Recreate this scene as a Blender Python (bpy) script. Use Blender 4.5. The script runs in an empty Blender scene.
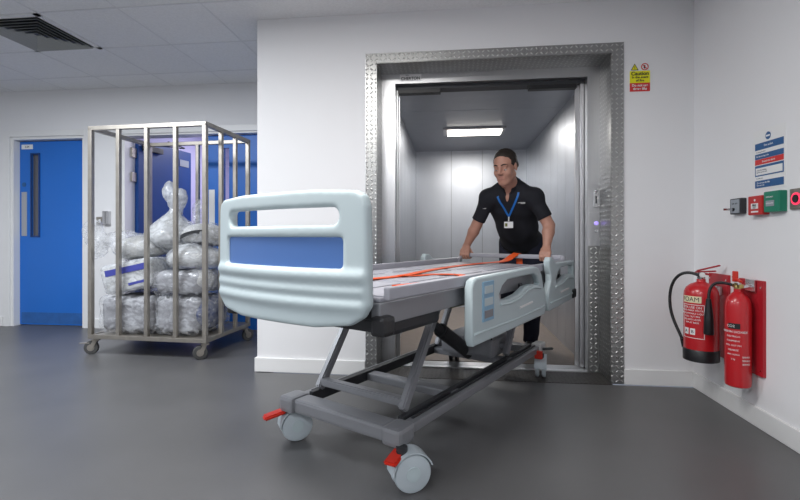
import bpy, bmesh, math, random
import numpy as np
from mathutils import Vector, Matrix
random.seed(7)
SC = bpy.context.scene
COL = SC.collection
PI = math.pi

# ------------------------------------------------------------------ camera, world, lights, exposure
cam_d = bpy.data.cameras.new('camera')
cam_d.sensor_width = 36.0
cam_d.lens = 455.0 / 800.0 * 36.0
cam_d.shift_y = -14.0 / 800.0
cam_d.clip_start = 0.05
cam = bpy.data.objects.new('camera', cam_d)
cam.location = (0, 0, 0.97)
cam.rotation_euler = (PI / 2, 0, math.atan(52 / 455.0))
COL.objects.link(cam)
SC.camera = cam

w = bpy.data.worlds.new('world'); w.use_nodes = True
w.node_tree.nodes['Background'].inputs[0].default_value = (0.75, 0.83, 1.0, 1)
w.node_tree.nodes['Background'].inputs[1].default_value = 0.25
SC.world = w
SC.view_settings.view_transform = 'Standard'
SC.view_settings.look = 'None'
SC.view_settings.exposure = 0.0
SC.view_settings.gamma = 1.0

def area(name, loc, size, power, color=(1, 1, 1), rot=(0, 0, 0), sy=None):
    d = bpy.data.lights.new(name, 'AREA'); d.shape = 'RECTANGLE'
    d.size = size; d.size_y = sy or size; d.energy = power; d.color = color
    o = bpy.data.objects.new(name, d); o.location = loc; o.rotation_euler = rot
    COL.objects.link(o); return o
# recessed ceiling luminaires of the lobby (behind and beside the photographer)
area('lobby_lamp', (-0.75, 1.30, 2.49), 1.15, 50, (1.0, 0.985, 0.96), sy=0.55)
area('lobby_lamp', (-3.1, 2.2, 2.49), 1.15, 88, (0.90, 0.95, 1.0), sy=0.55)
area('lobby_lamp', (-0.8, -1.2, 2.49), 1.15, 66, (0.95, 0.97, 1.0), sy=0.55)
area('lobby_lamp', (-3.6, -1.2, 2.49), 1.15, 50, (0.92, 0.96, 1.0), sy=0.55)
# lamp of the lift car and of the corridor beyond the double doors
area('lift_lamp', (0.24, 5.02, 2.085), 0.56, 17, (1.0, 0.97, 0.93), sy=0.2)
area('corridor_lamp', (-2.4, 5.9, 2.48), 1.0, 42, (0.93, 0.92, 1.0), sy=0.6)

# ------------------------------------------------------------------ materials
def mat(name, color, rough=0.5, metal=0.0, noise=0.0, nscale=8.0, bump=0.0, bscale=60.0, coat=0.0,
        trans=0.0, alpha=1.0, emis=None, estr=0.0, spec=0.5, stretch=None, aniso=0.0):
    m = bpy.data.materials.new(name); m.use_nodes = True
    nt = m.node_tree; b = nt.nodes['Principled BSDF']
    c = tuple(color) + (1,)
    b.inputs['Base Color'].default_value = c
    b.inputs['Roughness'].default_value = rough
    b.inputs['Metallic'].default_value = metal
    b.inputs['Coat Weight'].default_value = coat
    b.inputs['Transmission Weight'].default_value = trans
    b.inputs['Alpha'].default_value = alpha
    b.inputs['Specular IOR Level'].default_value = spec
    if emis:
        b.inputs['Emission Color'].default_value = tuple(emis) + (1,)
        b.inputs['Emission Strength'].default_value = estr
    tc = nt.nodes.new('ShaderNodeTexCoord'); mp = nt.nodes.new('ShaderNodeMapping')
    nt.links.new(tc.outputs['Object'], mp.inputs[0])
    if stretch: mp.inputs['Scale'].default_value = stretch
    if noise > 0 or True:
        n = nt.nodes.new('ShaderNodeTexNoise'); n.inputs['Scale'].default_value = nscale
        n.inputs['Detail'].default_value = 4
        nt.links.new(mp.outputs[0], n.inputs['Vector'])
        mx = nt.nodes.new('ShaderNodeMix'); mx.data_type = 'RGBA'
        k = max(noise, 0.01)
        mx.inputs[6].default_value = tuple(v * (1 - k) for v in color) + (1,)
        mx.inputs[7].default_value = tuple(min(1, v * (1 + k)) for v in color) + (1,)
        nt.links.new(n.outputs['Fac'], mx.inputs[0]); nt.links.new(mx.outputs[2], b.inputs['Base Color'])
    if bump > 0:
        n2 = nt.nodes.new('ShaderNodeTexNoise'); n2.inputs['Scale'].default_value = bscale
        nt.links.new(mp.outputs[0], n2.inputs['Vector'])
        bp = nt.nodes.new('ShaderNodeBump'); bp.inputs['Strength'].default_value = bump
        bp.inputs['Distance'].default_value = 0.004
        nt.links.new(n2.outputs['Fac'], bp.inputs['Height']); nt.links.new(bp.outputs[0], b.inputs['Normal'])
    return m

def math_node(nt, op, a, b=None, c=None):
    n = nt.nodes.new('ShaderNodeMath'); n.operation = op
    for i, v in enumerate((a, b, c)):
        if v is None: continue
        if isinstance(v, (int, float)): n.inputs[i].default_value = v
        else: nt.links.new(v, n.inputs[i])
    return n.outputs[0]

def tread_plate(name, ax, color, rough, metal, cell=0.032, dist=0.0025, contrast=0.25):
    """checker plate: lozenge studs of alternating direction, ax = the two object axes the plate lies in"""
    m = mat(name, color, rough, metal)
    nt = m.node_tree; b = nt.nodes['Principled BSDF']
    for l in list(b.inputs['Base Color'].links): nt.links.remove(l)
    tc = nt.nodes.new('ShaderNodeTexCoord'); sp = nt.nodes.new('ShaderNodeSeparateXYZ')
    nt.links.new(tc.outputs['Object'], sp.inputs[0])
    u = math_node(nt, 'DIVIDE', sp.outputs[ax[0]], cell); v = math_node(nt, 'DIVIDE', sp.outputs[ax[1]], cell)
    par = math_node(nt, 'FLOORED_MODULO', math_node(nt, 'ADD', math_node(nt, 'FLOOR', u), math_node(nt, 'FLOOR', v)), 2.0)
    fu = math_node(nt, 'SUBTRACT', math_node(nt, 'FRACT', u), 0.5); fv = math_node(nt, 'SUBTRACT', math_node(nt, 'FRACT', v), 0.5)
    p = math_node(nt, 'ADD', fu, fv); q = math_node(nt, 'SUBTRACT', fu, fv)
    s = math_node(nt, 'SUBTRACT', 1.0, par)
    a = math_node(nt, 'ADD', math_node(nt, 'MULTIPLY', p, par), math_node(nt, 'MULTIPLY', q, s))
    bb = math_node(nt, 'ADD', math_node(nt, 'MULTIPLY', q, par), math_node(nt, 'MULTIPLY', p, s))
    e = math_node(nt, 'ADD', math_node(nt, 'POWER', math_node(nt, 'ABSOLUTE', math_node(nt, 'DIVIDE', a, 0.60)), 2.0),
                  math_node(nt, 'POWER', math_node(nt, 'ABSOLUTE', math_node(nt, 'DIVIDE', bb, 0.24)), 2.0))
    mr = nt.nodes.new('ShaderNodeMapRange'); nt.links.new(e, mr.inputs[0])
    mr.inputs[1].default_value = 0.0; mr.inputs[2].default_value = 1.0; mr.inputs[3].default_value = 1.0; mr.inputs[4].default_value = 0.0
    bp = nt.nodes.new('ShaderNodeBump'); bp.inputs['Distance'].default_value = dist; bp.inputs['Strength'].default_value = 1.0
    nt.links.new(mr.outputs[0], bp.inputs['Height']); nt.links.new(bp.outputs[0], b.inputs['Normal'])
    mx = nt.nodes.new('ShaderNodeMix'); mx.data_type = 'RGBA'
    mx.inputs[6].default_value = tuple(v_ * (1 - contrast) for v_ in color) + (1,)
    mx.inputs[7].default_value = tuple(min(1, v_ * (1 + contrast)) for v_ in color) + (1,)
    nt.links.new(mr.outputs[0], mx.inputs[0]); nt.links.new(mx.outputs[2], b.inputs['Base Color'])
    return m

M = {}
M['wall'] = mat('white_wall_paint', (0.80, 0.80, 0.815), 0.7, noise=0.02, nscale=1.5, bump=0.05, bscale=120)
M['skirt'] = mat('white_gloss_paint', (0.80, 0.80, 0.80), 0.35, noise=0.03, nscale=6)
M['violet_lit'] = mat('violet_lit_wall_paint', (0.48, 0.46, 0.66), 0.6)  # violet light of the corridor put into its wall colour
M['floor'] = mat('grey_vinyl_floor', (0.100, 0.099, 0.101), 0.38, noise=0.22, nscale=2.2, bump=0.10, bscale=150)
M['ceiling'] = mat('ceiling_tile', (0.80, 0.805, 0.82), 0.9, noise=0.10, nscale=70, bump=0.3, bscale=260)
M['tee'] = mat('ceiling_grid_white', (0.71, 0.715, 0.735), 0.6)
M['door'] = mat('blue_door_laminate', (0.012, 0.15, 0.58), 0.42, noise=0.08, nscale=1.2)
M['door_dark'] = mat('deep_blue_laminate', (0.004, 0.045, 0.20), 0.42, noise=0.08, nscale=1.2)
M['steel'] = mat('brushed_stainless', (0.60, 0.60, 0.61), 0.30, 1.0, noise=0.06, nscale=3, stretch=(40, 40, 0.8), bump=0.08, bscale=4)
M['lift_steel'] = mat('lift_wall_stainless', (0.62, 0.645, 0.69), 0.42, 1.0, noise=0.10, nscale=2.0, stretch=(3, 3, 0.7), bump=0.10, bscale=1.3)
M['lift_ceiling'] = mat('lift_ceiling_stainless', (0.40, 0.42, 0.46), 0.35, 1.0, noise=0.08)
M['cage'] = mat('dull_steel_tube', (0.40, 0.37, 0.33), 0.42, 0.85, noise=0.25, nscale=14)
M['bright_steel'] = mat('chrome', (0.75, 0.75, 0.76), 0.15, 1.0)
M['black'] = mat('black_plastic', (0.012, 0.012, 0.014), 0.4)
M['dark'] = mat('dark_gap', (0.02, 0.02, 0.022), 0.7)
M['rubber'] = mat('grey_rubber', (0.06, 0.06, 0.06), 0.7, noise=0.2)
M['red'] = mat('extinguisher_red', (0.50, 0.012, 0.018), 0.30, coat=0.3, noise=0.04)
M['board_red'] = mat('backboard_red', (0.42, 0.012, 0.022), 0.42, noise=0.08)
M['callred'] = mat('call_point_red', (0.50, 0.02, 0.02), 0.4)
M['green'] = mat('release_green', (0.01, 0.20, 0.12), 0.4)
M['greybox'] = mat('switch_grey', (0.30, 0.33, 0.37), 0.4)
M['white'] = mat('white_plastic', (0.80, 0.80, 0.80), 0.4)
M['cream'] = mat('cream_label', (0.75, 0.68, 0.45), 0.5)
M['signblue'] = mat('sign_blue', (0.02, 0.10, 0.27), 0.5)
M['signred'] = mat('sign_red', (0.62, 0.03, 0.03), 0.5)
M['yellow'] = mat('sign_yellow', (0.85, 0.80, 0.01), 0.5)
M['ink'] = mat('black_ink', (0.02, 0.02, 0.02), 0.5)
M['inkgrey'] = mat('grey_ink', (0.25, 0.26, 0.30), 0.6)
M['glow'] = mat('lift_light_diffuser', (1, 0.97, 0.92), 0.5, emis=(1, 0.93, 0.83), estr=7)
M['led'] = mat('violet_led', (0.4, 0.3, 0.9), 0.4, emis=(0.45, 0.35, 1.0), estr=0.8)
M['redled'] = mat('red_led_ring', (0.9, 0.03, 0.1), 0.4, emis=(1, 0.05, 0.12), estr=0.9)
M['ventwhite'] = mat('vent_grey_paint', (0.36, 0.37, 0.36), 0.5)
M['abs'] = mat('pale_blue_grey_abs', (0.50, 0.585, 0.61), 0.38, noise=0.03)
M['absdark'] = mat('blue_button_panel', (0.24, 0.42, 0.58), 0.4)
M['panelblue'] = mat('bed_panel_blue', (0.075, 0.17, 0.44), 0.4)
M['bedgrey'] = mat('bed_frame_grey', (0.25, 0.255, 0.275), 0.40, 0.2, noise=0.05)
M['beddark'] = mat('bed_frame_charcoal', (0.035, 0.037, 0.042), 0.45, 0.2)
M['deck'] = mat('bed_platform_grey', (0.40, 0.40, 0.45), 0.45, noise=0.06)
M['wheel'] = mat('castor_pale_grey', (0.50, 0.56, 0.60), 0.4)
M['pedal'] = mat('pedal_red', (0.62, 0.03, 0.015), 0.4)
M['olive'] = mat('olive_panel', (0.13, 0.15, 0.02), 0.5)
M['strap'] = mat('orange_webbing', (0.80, 0.10, 0.015), 0.6, noise=0.1, nscale=60)
M['skin'] = mat('skin', (0.50, 0.26, 0.19), 0.5, noise=0.14, nscale=18)
M['lip'] = mat('lips', (0.44, 0.20, 0.155), 0.5)
M['hair'] = mat('dark_brown_hair', (0.022, 0.015, 0.011), 0.6, noise=0.4, nscale=90, bump=0.6, bscale=180)
M['polo'] = mat('black_polo_cotton', (0.010, 0.011, 0.017), 0.85, noise=0.2, nscale=120, bump=0.1, bscale=300)
M['navy'] = mat('navy_cotton', (0.010, 0.012, 0.028), 0.85, noise=0.2, nscale=60)
M['shoe'] = mat('black_leather', (0.01, 0.01, 0.01), 0.35)
M['lanyard'] = mat('blue_lanyard', (0.01, 0.16, 0.55), 0.5)
M['eye'] = mat('eye_white', (0.65, 0.62, 0.58), 0.3)
M['studs'] = tread_plate('studded_dark_rubber', (0, 1), (0.055, 0.048, 0.043), 0.45, 0.0, cell=0.030, dist=0.004, contrast=0.4)
M['carfloor'] = mat('lift_car_floor', (0.23, 0.185, 0.155), 0.5, noise=0.15, nscale=20)
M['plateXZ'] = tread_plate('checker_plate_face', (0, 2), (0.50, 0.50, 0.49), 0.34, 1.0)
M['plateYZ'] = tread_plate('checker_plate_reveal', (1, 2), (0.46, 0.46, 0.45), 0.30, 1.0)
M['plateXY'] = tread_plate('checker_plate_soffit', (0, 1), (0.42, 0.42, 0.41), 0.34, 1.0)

def film(name, color, opac, rough=0.22, dark=0.0):
    m = mat(name, color, rough, noise=0.25, nscale=9, bump=0.7, bscale=22)
    nt = m.node_tree; b = nt.nodes['Principled BSDF']; out = nt.nodes['Material Output']
    b.inputs['Coat Weight'].default_value = 0.5; b.inputs['Coat Roughness'].default_value = 0.15
    tr = nt.nodes.new('ShaderNodeBsdfTransparent'); mx = nt.nodes.new('ShaderNodeMixShader')
    n = nt.nodes.new('ShaderNodeTexNoise'); n.inputs['Scale'].default_value = 7; n.inputs['Detail'].default_value = 5
    n.inputs['Distortion'].default_value = 1.2
    mr = nt.nodes.new('ShaderNodeMapRange'); nt.links.new(n.outputs['Fac'], mr.inputs[0])
    mr.inputs[1].default_value = 0.35; mr.inputs[2].default_value = 0.65
    mr.inputs[3].default_value = max(0, opac - 0.22); mr.inputs[4].default_value = min(1, opac + 0.22)
    nt.links.new(mr.outputs[0], mx.inputs[0]); nt.links.new(tr.outputs[0], mx.inputs[1]); nt.links.new(b.outputs[0], mx.inputs[2])
    nt.links.new(mx.outputs[0], out.inputs['Surface'])
    return m
M['film'] = film('clear_polythene', (0.62, 0.64, 0.68), 0.27)
M['film_white'] = film('milky_polythene', (0.62, 0.64, 0.67), 0.55)
M['cloth_grey'] = mat('grey_linen', (0.22, 0.22, 0.24), 0.8, noise=0.4, nscale=9, bump=0.6, bscale=14)
M['cloth_pale'] = mat('pale_linen', (0.48, 0.48, 0.47), 0.8, noise=0.3, nscale=7, bump=0.6, bscale=12)
M['cloth_dark'] = mat('dark_blue_linen', (0.035, 0.05, 0.13), 0.8, noise=0.4, nscale=9)
M['cloth_cream'] = mat('cream_linen', (0.50, 0.45, 0.32), 0.8, noise=0.3, nscale=9)
M['print_blue'] = mat('indigo_print', (0.05, 0.06, 0.30), 0.5)

# ------------------------------------------------------------------ mesh helpers
class MB:
    def __init__(s): s.bm = bmesh.new()
    def box(s, x0, x1, y0, y1, z0, z1, bev=0.0):
        b = bmesh.new(); bmesh.ops.create_cube(b, size=1.0)
        for v in b.verts:
            v.co = Vector(((x0 + x1) / 2 + v.co.x * (x1 - x0), (y0 + y1) / 2 + v.co.y * (y1 - y0), (z0 + z1) / 2 + v.co.z * (z1 - z0)))
        if bev > 0: bmesh.ops.bevel(b, geom=b.edges[:], offset=bev, segments=2, affect='EDGES', profile=0.6)
        s.add(b); return s
    def add(s, b, mtx=None):
        me = bpy.data.meshes.new('tmp'); b.to_mesh(me); b.free()
        if mtx is not None: me.transform(mtx)
        s.bm.from_mesh(me); bpy.data.meshes.remove(me)
    def obox(s, c, size, mtx, bev=0.0):
        b = bmesh.new(); bmesh.ops.create_cube(b, size=1.0)
        for v in b.verts: v.co = Vector((v.co.x * size[0], v.co.y * size[1], v.co.z * size[2]))
        if bev > 0: bmesh.ops.bevel(b, geom=b.edges[:], offset=bev, segments=2, affect='EDGES')
        s.add(b, Matrix.Translation(c) @ mtx.to_4x4()); return s
    def cyl(s, p0, p1, r0, r1=None, seg=24):
        p0 = Vector(p0); p1 = Vector(p1); r1 = r0 if r1 is None else r1
        d = p1 - p0
        b = bmesh.new(); bmesh.ops.create_cone(b, cap_ends=True, segments=seg, radius1=r0, radius2=r1, depth=d.length)
        s.add(b, Matrix.Translation((p0 + p1) / 2) @ d.to_track_quat('Z', 'Y').to_matrix().to_4x4()); return s
    def bar(s, p0, p1, w_, h_, bev=0.003, up=(0, 0, 1)):
        """rectangular bar from p0 to p1, w_ sideways, h_ along up"""
        p0 = Vector(p0); p1 = Vector(p1); d = (p1 - p0); L = d.length; d.normalize()
        side = d.cross(Vector(up)); side.normalize(); u = side.cross(d)
        mt = Matrix((d, side, u)).transposed()
        return s.obox((p0 + p1) / 2, (L, w_, h_), mt, bev)
    def lathe(s, prof, seg=32, mtx=None):
        b = bmesh.new(); rings = []
        for r, z in prof:
            rings.append([b.verts.new((max(r, 1e-4) * math.cos(2 * PI * i / seg), max(r, 1e-4) * math.sin(2 * PI * i / seg), z)) for i in range(seg)])
        for a, c in zip(rings, rings[1:]):
            for i in range(seg): b.faces.new((a[i], a[(i + 1) % seg], c[(i + 1) % seg], c[i]))
        b.faces.new(list(reversed(rings[0]))); b.faces.new(rings[-1])
        s.add(b, mtx); return s
    def tube(s, pts, r, seg=12, closed=False):
        pts = [Vector(p) for p in pts]; b = bmesh.new(); rings = []
        n = len(pts); prev = None
        for i, p in enumerate(pts):
            d = (pts[min(i + 1, n - 1)] - pts[max(i - 1, 0)]).normalized()
            if prev is None:
                a = d.orthogonal().normalized()
            else:
                a = prev - d * prev.dot(d); a.normalize()
            prev = a; c = d.cross(a)
            rr = r[i] if isinstance(r, (list, tuple)) else r
            rings.append([b.verts.new(p + (a * math.cos(2 * PI * k / seg) + c * math.sin(2 * PI * k / seg)) * rr) for k in range(seg)])
        for a, c in zip(rings, rings[1:]):
            for i in range(seg): b.faces.new((a[i], a[(i + 1) % seg], c[(i + 1) % seg], c[i]))
        b.faces.new(list(reversed(rings[0]))); b.faces.new(rings[-1])
        s.add(b); return s
    def ribbon(s, pts, width, th, wdir):
        pts = [Vector(p) for p in pts]; b = bmesh.new(); rings = []
        for i, p in enumerate(pts):
            d = (pts[min(i + 1, len(pts) - 1)] - pts[max(i - 1, 0)]).normalized()
            wd = wdir[i] if isinstance(wdir, list) else wdir
            wd = Vector(wd); wd = (wd - d * wd.dot(d)).normalized(); nn = d.cross(wd)
            rings.append([b.verts.new(p + wd * (a * width / 2) + nn * (c * th / 2)) for a, c in ((-1, -1), (1, -1), (1, 1), (-1, 1))])
        for a, c in zip(rings, rings[1:]):
            for i in range(4): b.faces.new((a[i], a[(i + 1) % 4], c[(i + 1) % 4], c[i]))
        b.faces.new(list(reversed(rings[0]))); b.faces.new(rings[-1])
        s.add(b); return s
    def build(s, name, m, parent=None, smooth=None, loc=None, rotz=None):
        bmesh.ops.recalc_face_normals(s.bm, faces=s.bm.faces[:])
        me = bpy.data.meshes.new(name); s.bm.to_mesh(me); s.bm.free()
        me.materials.append(M[m] if isinstance(m, str) else m)
        if smooth is not None: me.shade_smooth() if False else shade(me, smooth)
        o = bpy.data.objects.new(name, me); COL.objects.link(o)
        if parent is not None: o.parent = parent
        if loc: o.location = loc
        if rotz: o.rotation_euler.z = rotz
        return o
def shade(me, deg):
    n = len(me.polygons)
    me.polygons.foreach_set('use_smooth', [True] * n)
    try: me.set_sharp_from_angle(angle=math.radians(deg))
    except Exception: pass

def empty(name, loc=(0, 0, 0), rotz=0, label=None, cat=None, group=None):
    o = bpy.data.objects.new(name, None); o.location = loc; o.rotation_euler.z = rotz; o.empty_display_size = 0.05
    COL.objects.link(o)
    if label: tag(o, label, cat, group)
    return o
def tag(o, label, cat, group=None):
    o['label'] = label; o['category'] = cat
    if group: o['group'] = group
    return o
def struct(o): o['kind'] = 'structure'; return o

def rrect(x0, x1, y0, y1, r, n=6):
    """closed outline with rounded corners; r one radius or four (bl, br, tr, tl)"""
    if not isinstance(r, (list, tuple)): r = (r,) * 4
    out = []
    for (cx, cy, a0, rr) in ((x0 + r[0], y0 + r[0], PI, r[0]), (x1 - r[1], y0 + r[1], 1.5 * PI, r[1]), (x1 - r[2], y1 - r[2], 0, r[2]), (x0 + r[3], y1 - r[3], .5 * PI, r[3])):
        for i in range(n + 1): out.append((cx + rr * math.cos(a0 + i * PI / 2 / n), cy + rr * math.sin(a0 + i * PI / 2 / n)))
    return out
def densify(o, step=0.04):
    r = []
    for i, a in enumerate(o):
        b = o[(i + 1) % len(o)]; d = math.hypot(b[0] - a[0], b[1] - a[1]); k = max(1, int(d / step))
        for j in range(k): r.append((a[0] + (b[0] - a[0]) * j / k, a[1] + (b[1] - a[1]) * j / k))
    return r
def plate(name, outlines, th, m, parent=None, bevel=0.004, mtx=None, warp=None, dens=None):
    """flat panel with holes: outline polygons in XY, extruded by th about z = 0, rounded edges"""
    cu = bpy.data.curves.new(name, 'CURVE'); cu.dimensions = '2D'; cu.fill_mode = 'BOTH'
    cu.extrude = max(th / 2 - bevel, 0.0001); cu.bevel_depth = bevel; cu.bevel_resolution = 2; cu.offset = -bevel
    for o in outlines:
        if dens: o = densify(o, dens)
        sp = cu.splines.new('POLY'); sp.points.add(len(o) - 1)
        for p, (x, y) in zip(sp.points, o): p.co = (x, y, 0, 1)
        sp.use_cyclic_u = True
    return from_curve(cu, name, m, parent, mtx, warp)
def from_curve(cu, name, m, parent, mtx, warp=None):
    t = bpy.data.objects.new('tmp_curve', cu); COL.objects.link(t)
    dg = bpy.context.evaluated_depsgraph_get()
    me = bpy.data.meshes.new_from_object(t.evaluated_get(dg)); me.name = name
    bpy.data.objects.remove(t); bpy.data.curves.remove(cu)
    if warp:
        bm = bmesh.new(); bm.from_mesh(me)
        for _ in range(2):
            long = [e for e in bm.edges if e.calc_length() > 0.09]
            if long: bmesh.ops.subdivide_edges(bm, edges=long, cuts=1)
            bmesh.ops.triangulate(bm, faces=[f for f in bm.faces if len(f.verts) > 4])
        for v in bm.verts: v.co = Vector(warp(v.co))
        bm.to_mesh(me); bm.free()
    if mtx is not None: me.transform(mtx)
    me.materials.clear(); me.materials.append(M[m])
    shade(me, 35)
    o = bpy.data.objects.new(name, me); COL.objects.link(o)
    if parent is not None: o.parent = parent
    return o
def text(name, s, size, m, mtx, parent=None, align='CENTER', bold=0.0):
    cu = bpy.data.curves.new(name, 'FONT'); cu.body = s; cu.size = size; cu.align_x = align; cu.align_y = 'CENTER'
    cu.extrude = 0.0003; cu.offset = bold
    return from_curve(cu, name, m, parent, mtx)
# local XY -> wall planes (text reads correctly from the lobby)
WALL_XZ = Matrix(((1, 0, 0, 0), (0, 0, -1, 0), (0, 1, 0, 0), (0, 0, 0, 1)))       # faces -Y
WALL_YZ = Matrix(((0, 0, -1, 0), (-1, 0, 0, 0), (0, 1, 0, 0), (0, 0, 0, 1)))      # faces -X
def T(x, y, z): return Matrix.Translation((x, y, z))

# ------------------------------------------------------------------ signed-distance modelling (smooth organic shapes)
class SDF:
    def __init__(s, lo, hi, h):
        s.lo = np.array(lo, float); s.h = h
        n = np.ceil((np.array(hi) - s.lo) / h).astype(int) + 1; s.n = n
        s.ax = [s.lo[i] + h * np.arange(n[i]) for i in range(3)]
        s.D = np.full(n, 1.0, np.float32)
    def _sub(s, lo, hi):
        i0 = np.maximum(np.floor((np.array(lo) - s.lo) / s.h).astype(int), 0); i1 = np.minimum(np.ceil((np.array(hi) - s.lo) / s.h).astype(int) + 1, s.n)
        if np.any(i1 <= i0): return None
        sl = tuple(slice(a, b) for a, b in zip(i0, i1))
        g = np.meshgrid(*[s.ax[i][sl[i]] for i in range(3)], indexing='ij', sparse=True)
        return sl, g
    def _apply(s, sl, d, k, mode):
        A = s.D[sl]
        if mode == 'cut': d = -d
        if k > 0:
            h = np.maximum(k - np.abs(A - d), 0) / k
            R = (np.minimum(A, d) - h * h * k * 0.25) if mode == 'add' else (np.maximum(A, d) + h * h * k * 0.25)
        else: R = np.minimum(A, d) if mode == 'add' else np.maximum(A, d)
        s.D[sl] = R
    def cone(s, a, b, ra, rb, k=0.02, mode='add'):
        a = np.array(a, float); b = np.array(b, float); m = max(ra, rb) + k + 3 * s.h
        r = s._sub(np.minimum(a, b) - m, np.maximum(a, b) + m)
        if r is None: return s
        sl, (x, y, z) = r; ba = b - a; L2 = max(float(ba @ ba), 1e-9)
        t = ((x - a[0]) * ba[0] + (y - a[1]) * ba[1] + (z - a[2]) * ba[2]) / L2; t = np.clip(t, 0, 1)
        d = np.sqrt((x - a[0] - t * ba[0]) ** 2 + (y - a[1] - t * ba[1]) ** 2 + (z - a[2] - t * ba[2]) ** 2) - (ra + t * (rb - ra))
        s._apply(sl, d.astype(np.float32), k, mode); return s
    def ball(s, c, r, k=0.02, mode='add'): return s.cone(c, c, r, r, k, mode)
    def ell(s, c, rad, fr=None, k=0.02, mode='add'):
        c = np.array(c, float); rad = np.array(rad, float); fr = np.eye(3) if fr is None else np.array(fr, float)
        m = rad.max() + k + 3 * s.h; r = s._sub(c - m, c + m)
        if r is None: return s
        sl, (x, y, z) = r
        q = [((x - c[0]) * f[0] + (y - c[1]) * f[1] + (z - c[2]) * f[2]) for f in fr]
        k0 = np.sqrt(sum((q[i] / rad[i]) ** 2 for i in range(3))); k1 = np.sqrt(sum((q[i] / rad[i] ** 2) ** 2 for i in range(3))) + 1e-9
        d = k0 * (k0 - 1.0) / k1
        s._apply(sl, d.astype(np.float32), k, mode); return s
    def box(s, c, half, fr=None, rr=0.02, k=0.02, mode='add'):
        c = np.array(c, float); half = np.array(half, float) - rr; fr = np.eye(3) if fr is None else np.array(fr, float)
        m = np.linalg.norm(half) + rr + k + 3 * s.h; r = s._sub(c - m, c + m)
        if r is None: return s
        sl, (x, y, z) = r
        q = [np.abs((x - c[0]) * f[0] + (y - c[1]) * f[1] + (z - c[2]) * f[2]) - half[i] for i, f in enumerate(fr)]
        d = np.sqrt(sum(np.maximum(v, 0) ** 2 for v in q)) + np.minimum(np.maximum(np.maximum(q[0], q[1]), q[2]), 0) - rr
        s._apply(sl, d.astype(np.float32), k, mode); return s
    def plane_cut(s, p, n, k=0.0):
        """remove everything on the side n points to"""
        n = np.array(n, float); n /= np.linalg.norm(n)
        x, y, z = np.meshgrid(*s.ax, indexing='ij', sparse=True)
        d = (x - p[0]) * n[0] + (y - p[1]) * n[1] + (z - p[2]) * n[2]
        s.D = np.maximum(s.D, d.astype(np.float32)); return s
    def ripple(s, amp, freq, seed=0):
        rg = np.random.RandomState(seed); x, y, z = np.meshgrid(*s.ax, indexing='ij', sparse=True)
        tot = 0
        for i in range(5):
            v = rg.randn(3); v /= np.linalg.norm(v); f = freq * (0.6 + 0.9 * rg.rand()); ph = rg.rand() * 6.28
            w2 = rg.randn(3); w2 /= np.linalg.norm(w2)
            tot = tot + np.sin(f * (x * v[0] + y * v[1] + z * v[2]) + ph + 1.5 * np.sin(f * 0.6 * (x * w2[0] + y * w2[1] + z * w2[2])))
        s.D = (s.D + amp * tot / 2.2).astype(np.float32); return s
    def mesh(s, name, m, parent=None, origin=(0, 0, 0), smooth=2):
        D = s.D; I = D < 0; h = s.h
        n = np.array(D.shape) - 1
        acc = np.zeros(tuple(n) + (3,), np.float32); cnt = np.zeros(tuple(n), np.float32)
        for ax in range(3):
            a = [slice(None)] * 3; b = [slice(None)] * 3; a[ax] = slice(0, -1); b[ax] = slice(1, None)
            Da, Db = D[tuple(a)], D[tuple(b)]; cr = (Da < 0) != (Db < 0)
            ii = np.argwhere(cr)
            va = Da[cr]; vb = Db[cr]; t = va / (va - vb)
            P_ = ii.astype(np.float32); P_[:, ax] += t
            o = [i for i in range(3) if i != ax]
            for d0 in (0, 1):
                for d1 in (0, 1):
                    c = ii.copy(); c[:, o[0]] -= d0; c[:, o[1]] -= d1
                    ok = np.all((c >= 0) & (c < n), axis=1); cc = c[ok]
                    np.add.at(acc, (cc[:, 0], cc[:, 1], cc[:, 2]), P_[ok]); np.add.at(cnt, (cc[:, 0], cc[:, 1], cc[:, 2]), 1)
        act = cnt > 0; idx = -np.ones(tuple(n), int); idx[act] = np.arange(act.sum())
        V = acc[act] / cnt[act][:, None] * h + s.lo - np.array(origin)
        Q = []
        for ax in range(3):
            a = [slice(None)] * 3; b = [slice(None)] * 3; a[ax] = slice(0, -1); b[ax] = slice(1, None)
            cr = I[tuple(a)] != I[tuple(b)]; ii = np.argwhere(cr); ins = I[tuple(a)][cr]
            o1, o2 = (ax + 1) % 3, (ax + 2) % 3
            def at(d1, d2):
                c = ii.copy(); c[:, o1] -= d1; c[:, o2] -= d2; return c
            cs = [at(1, 1), at(0, 1), at(0, 0), at(1, 0)]
            ok = np.ones(len(ii), bool)
            for c in cs: ok &= np.all((c >= 0) & (c < n), axis=1)
            q = np.stack([idx[c[ok][:, 0], c[ok][:, 1], c[ok][:, 2]] for c in cs], 1); f = ~ins[ok]
            q[f] = q[f][:, ::-1]; Q.append(q)
        Q = np.concatenate(Q)
        for _ in range(smooth):
            S = np.zeros_like(V); N = np.zeros(len(V))
            for k in range(4):
                np.add.at(S, Q[:, k], V[Q[:, (k + 1) % 4]]); np.add.at(N, Q[:, k], 1)
                np.add.at(S, Q[:, k], V[Q[:, (k + 3) % 4]]); np.add.at(N, Q[:, k], 1)
            V = V * 0.5 + 0.5 * S / np.maximum(N, 1)[:, None]
        me = bpy.data.meshes.new(name)
        me.vertices.add(len(V)); me.vertices.foreach_set('co', V.astype(np.float32).ravel())
        me.loops.add(len(Q) * 4); me.loops.foreach_set('vertex_index', Q.astype(np.int32).ravel())
        me.polygons.add(len(Q)); me.polygons.foreach_set('loop_start', np.arange(0, len(Q) * 4, 4, dtype=np.int32))
        me.polygons.foreach_set('loop_total', np.full(len(Q), 4, np.int32))
        me.update(calc_edges=True); me.polygons.foreach_set('use_smooth', [True] * len(Q)); me.validate()
        me.materials.append(M[m])
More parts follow.
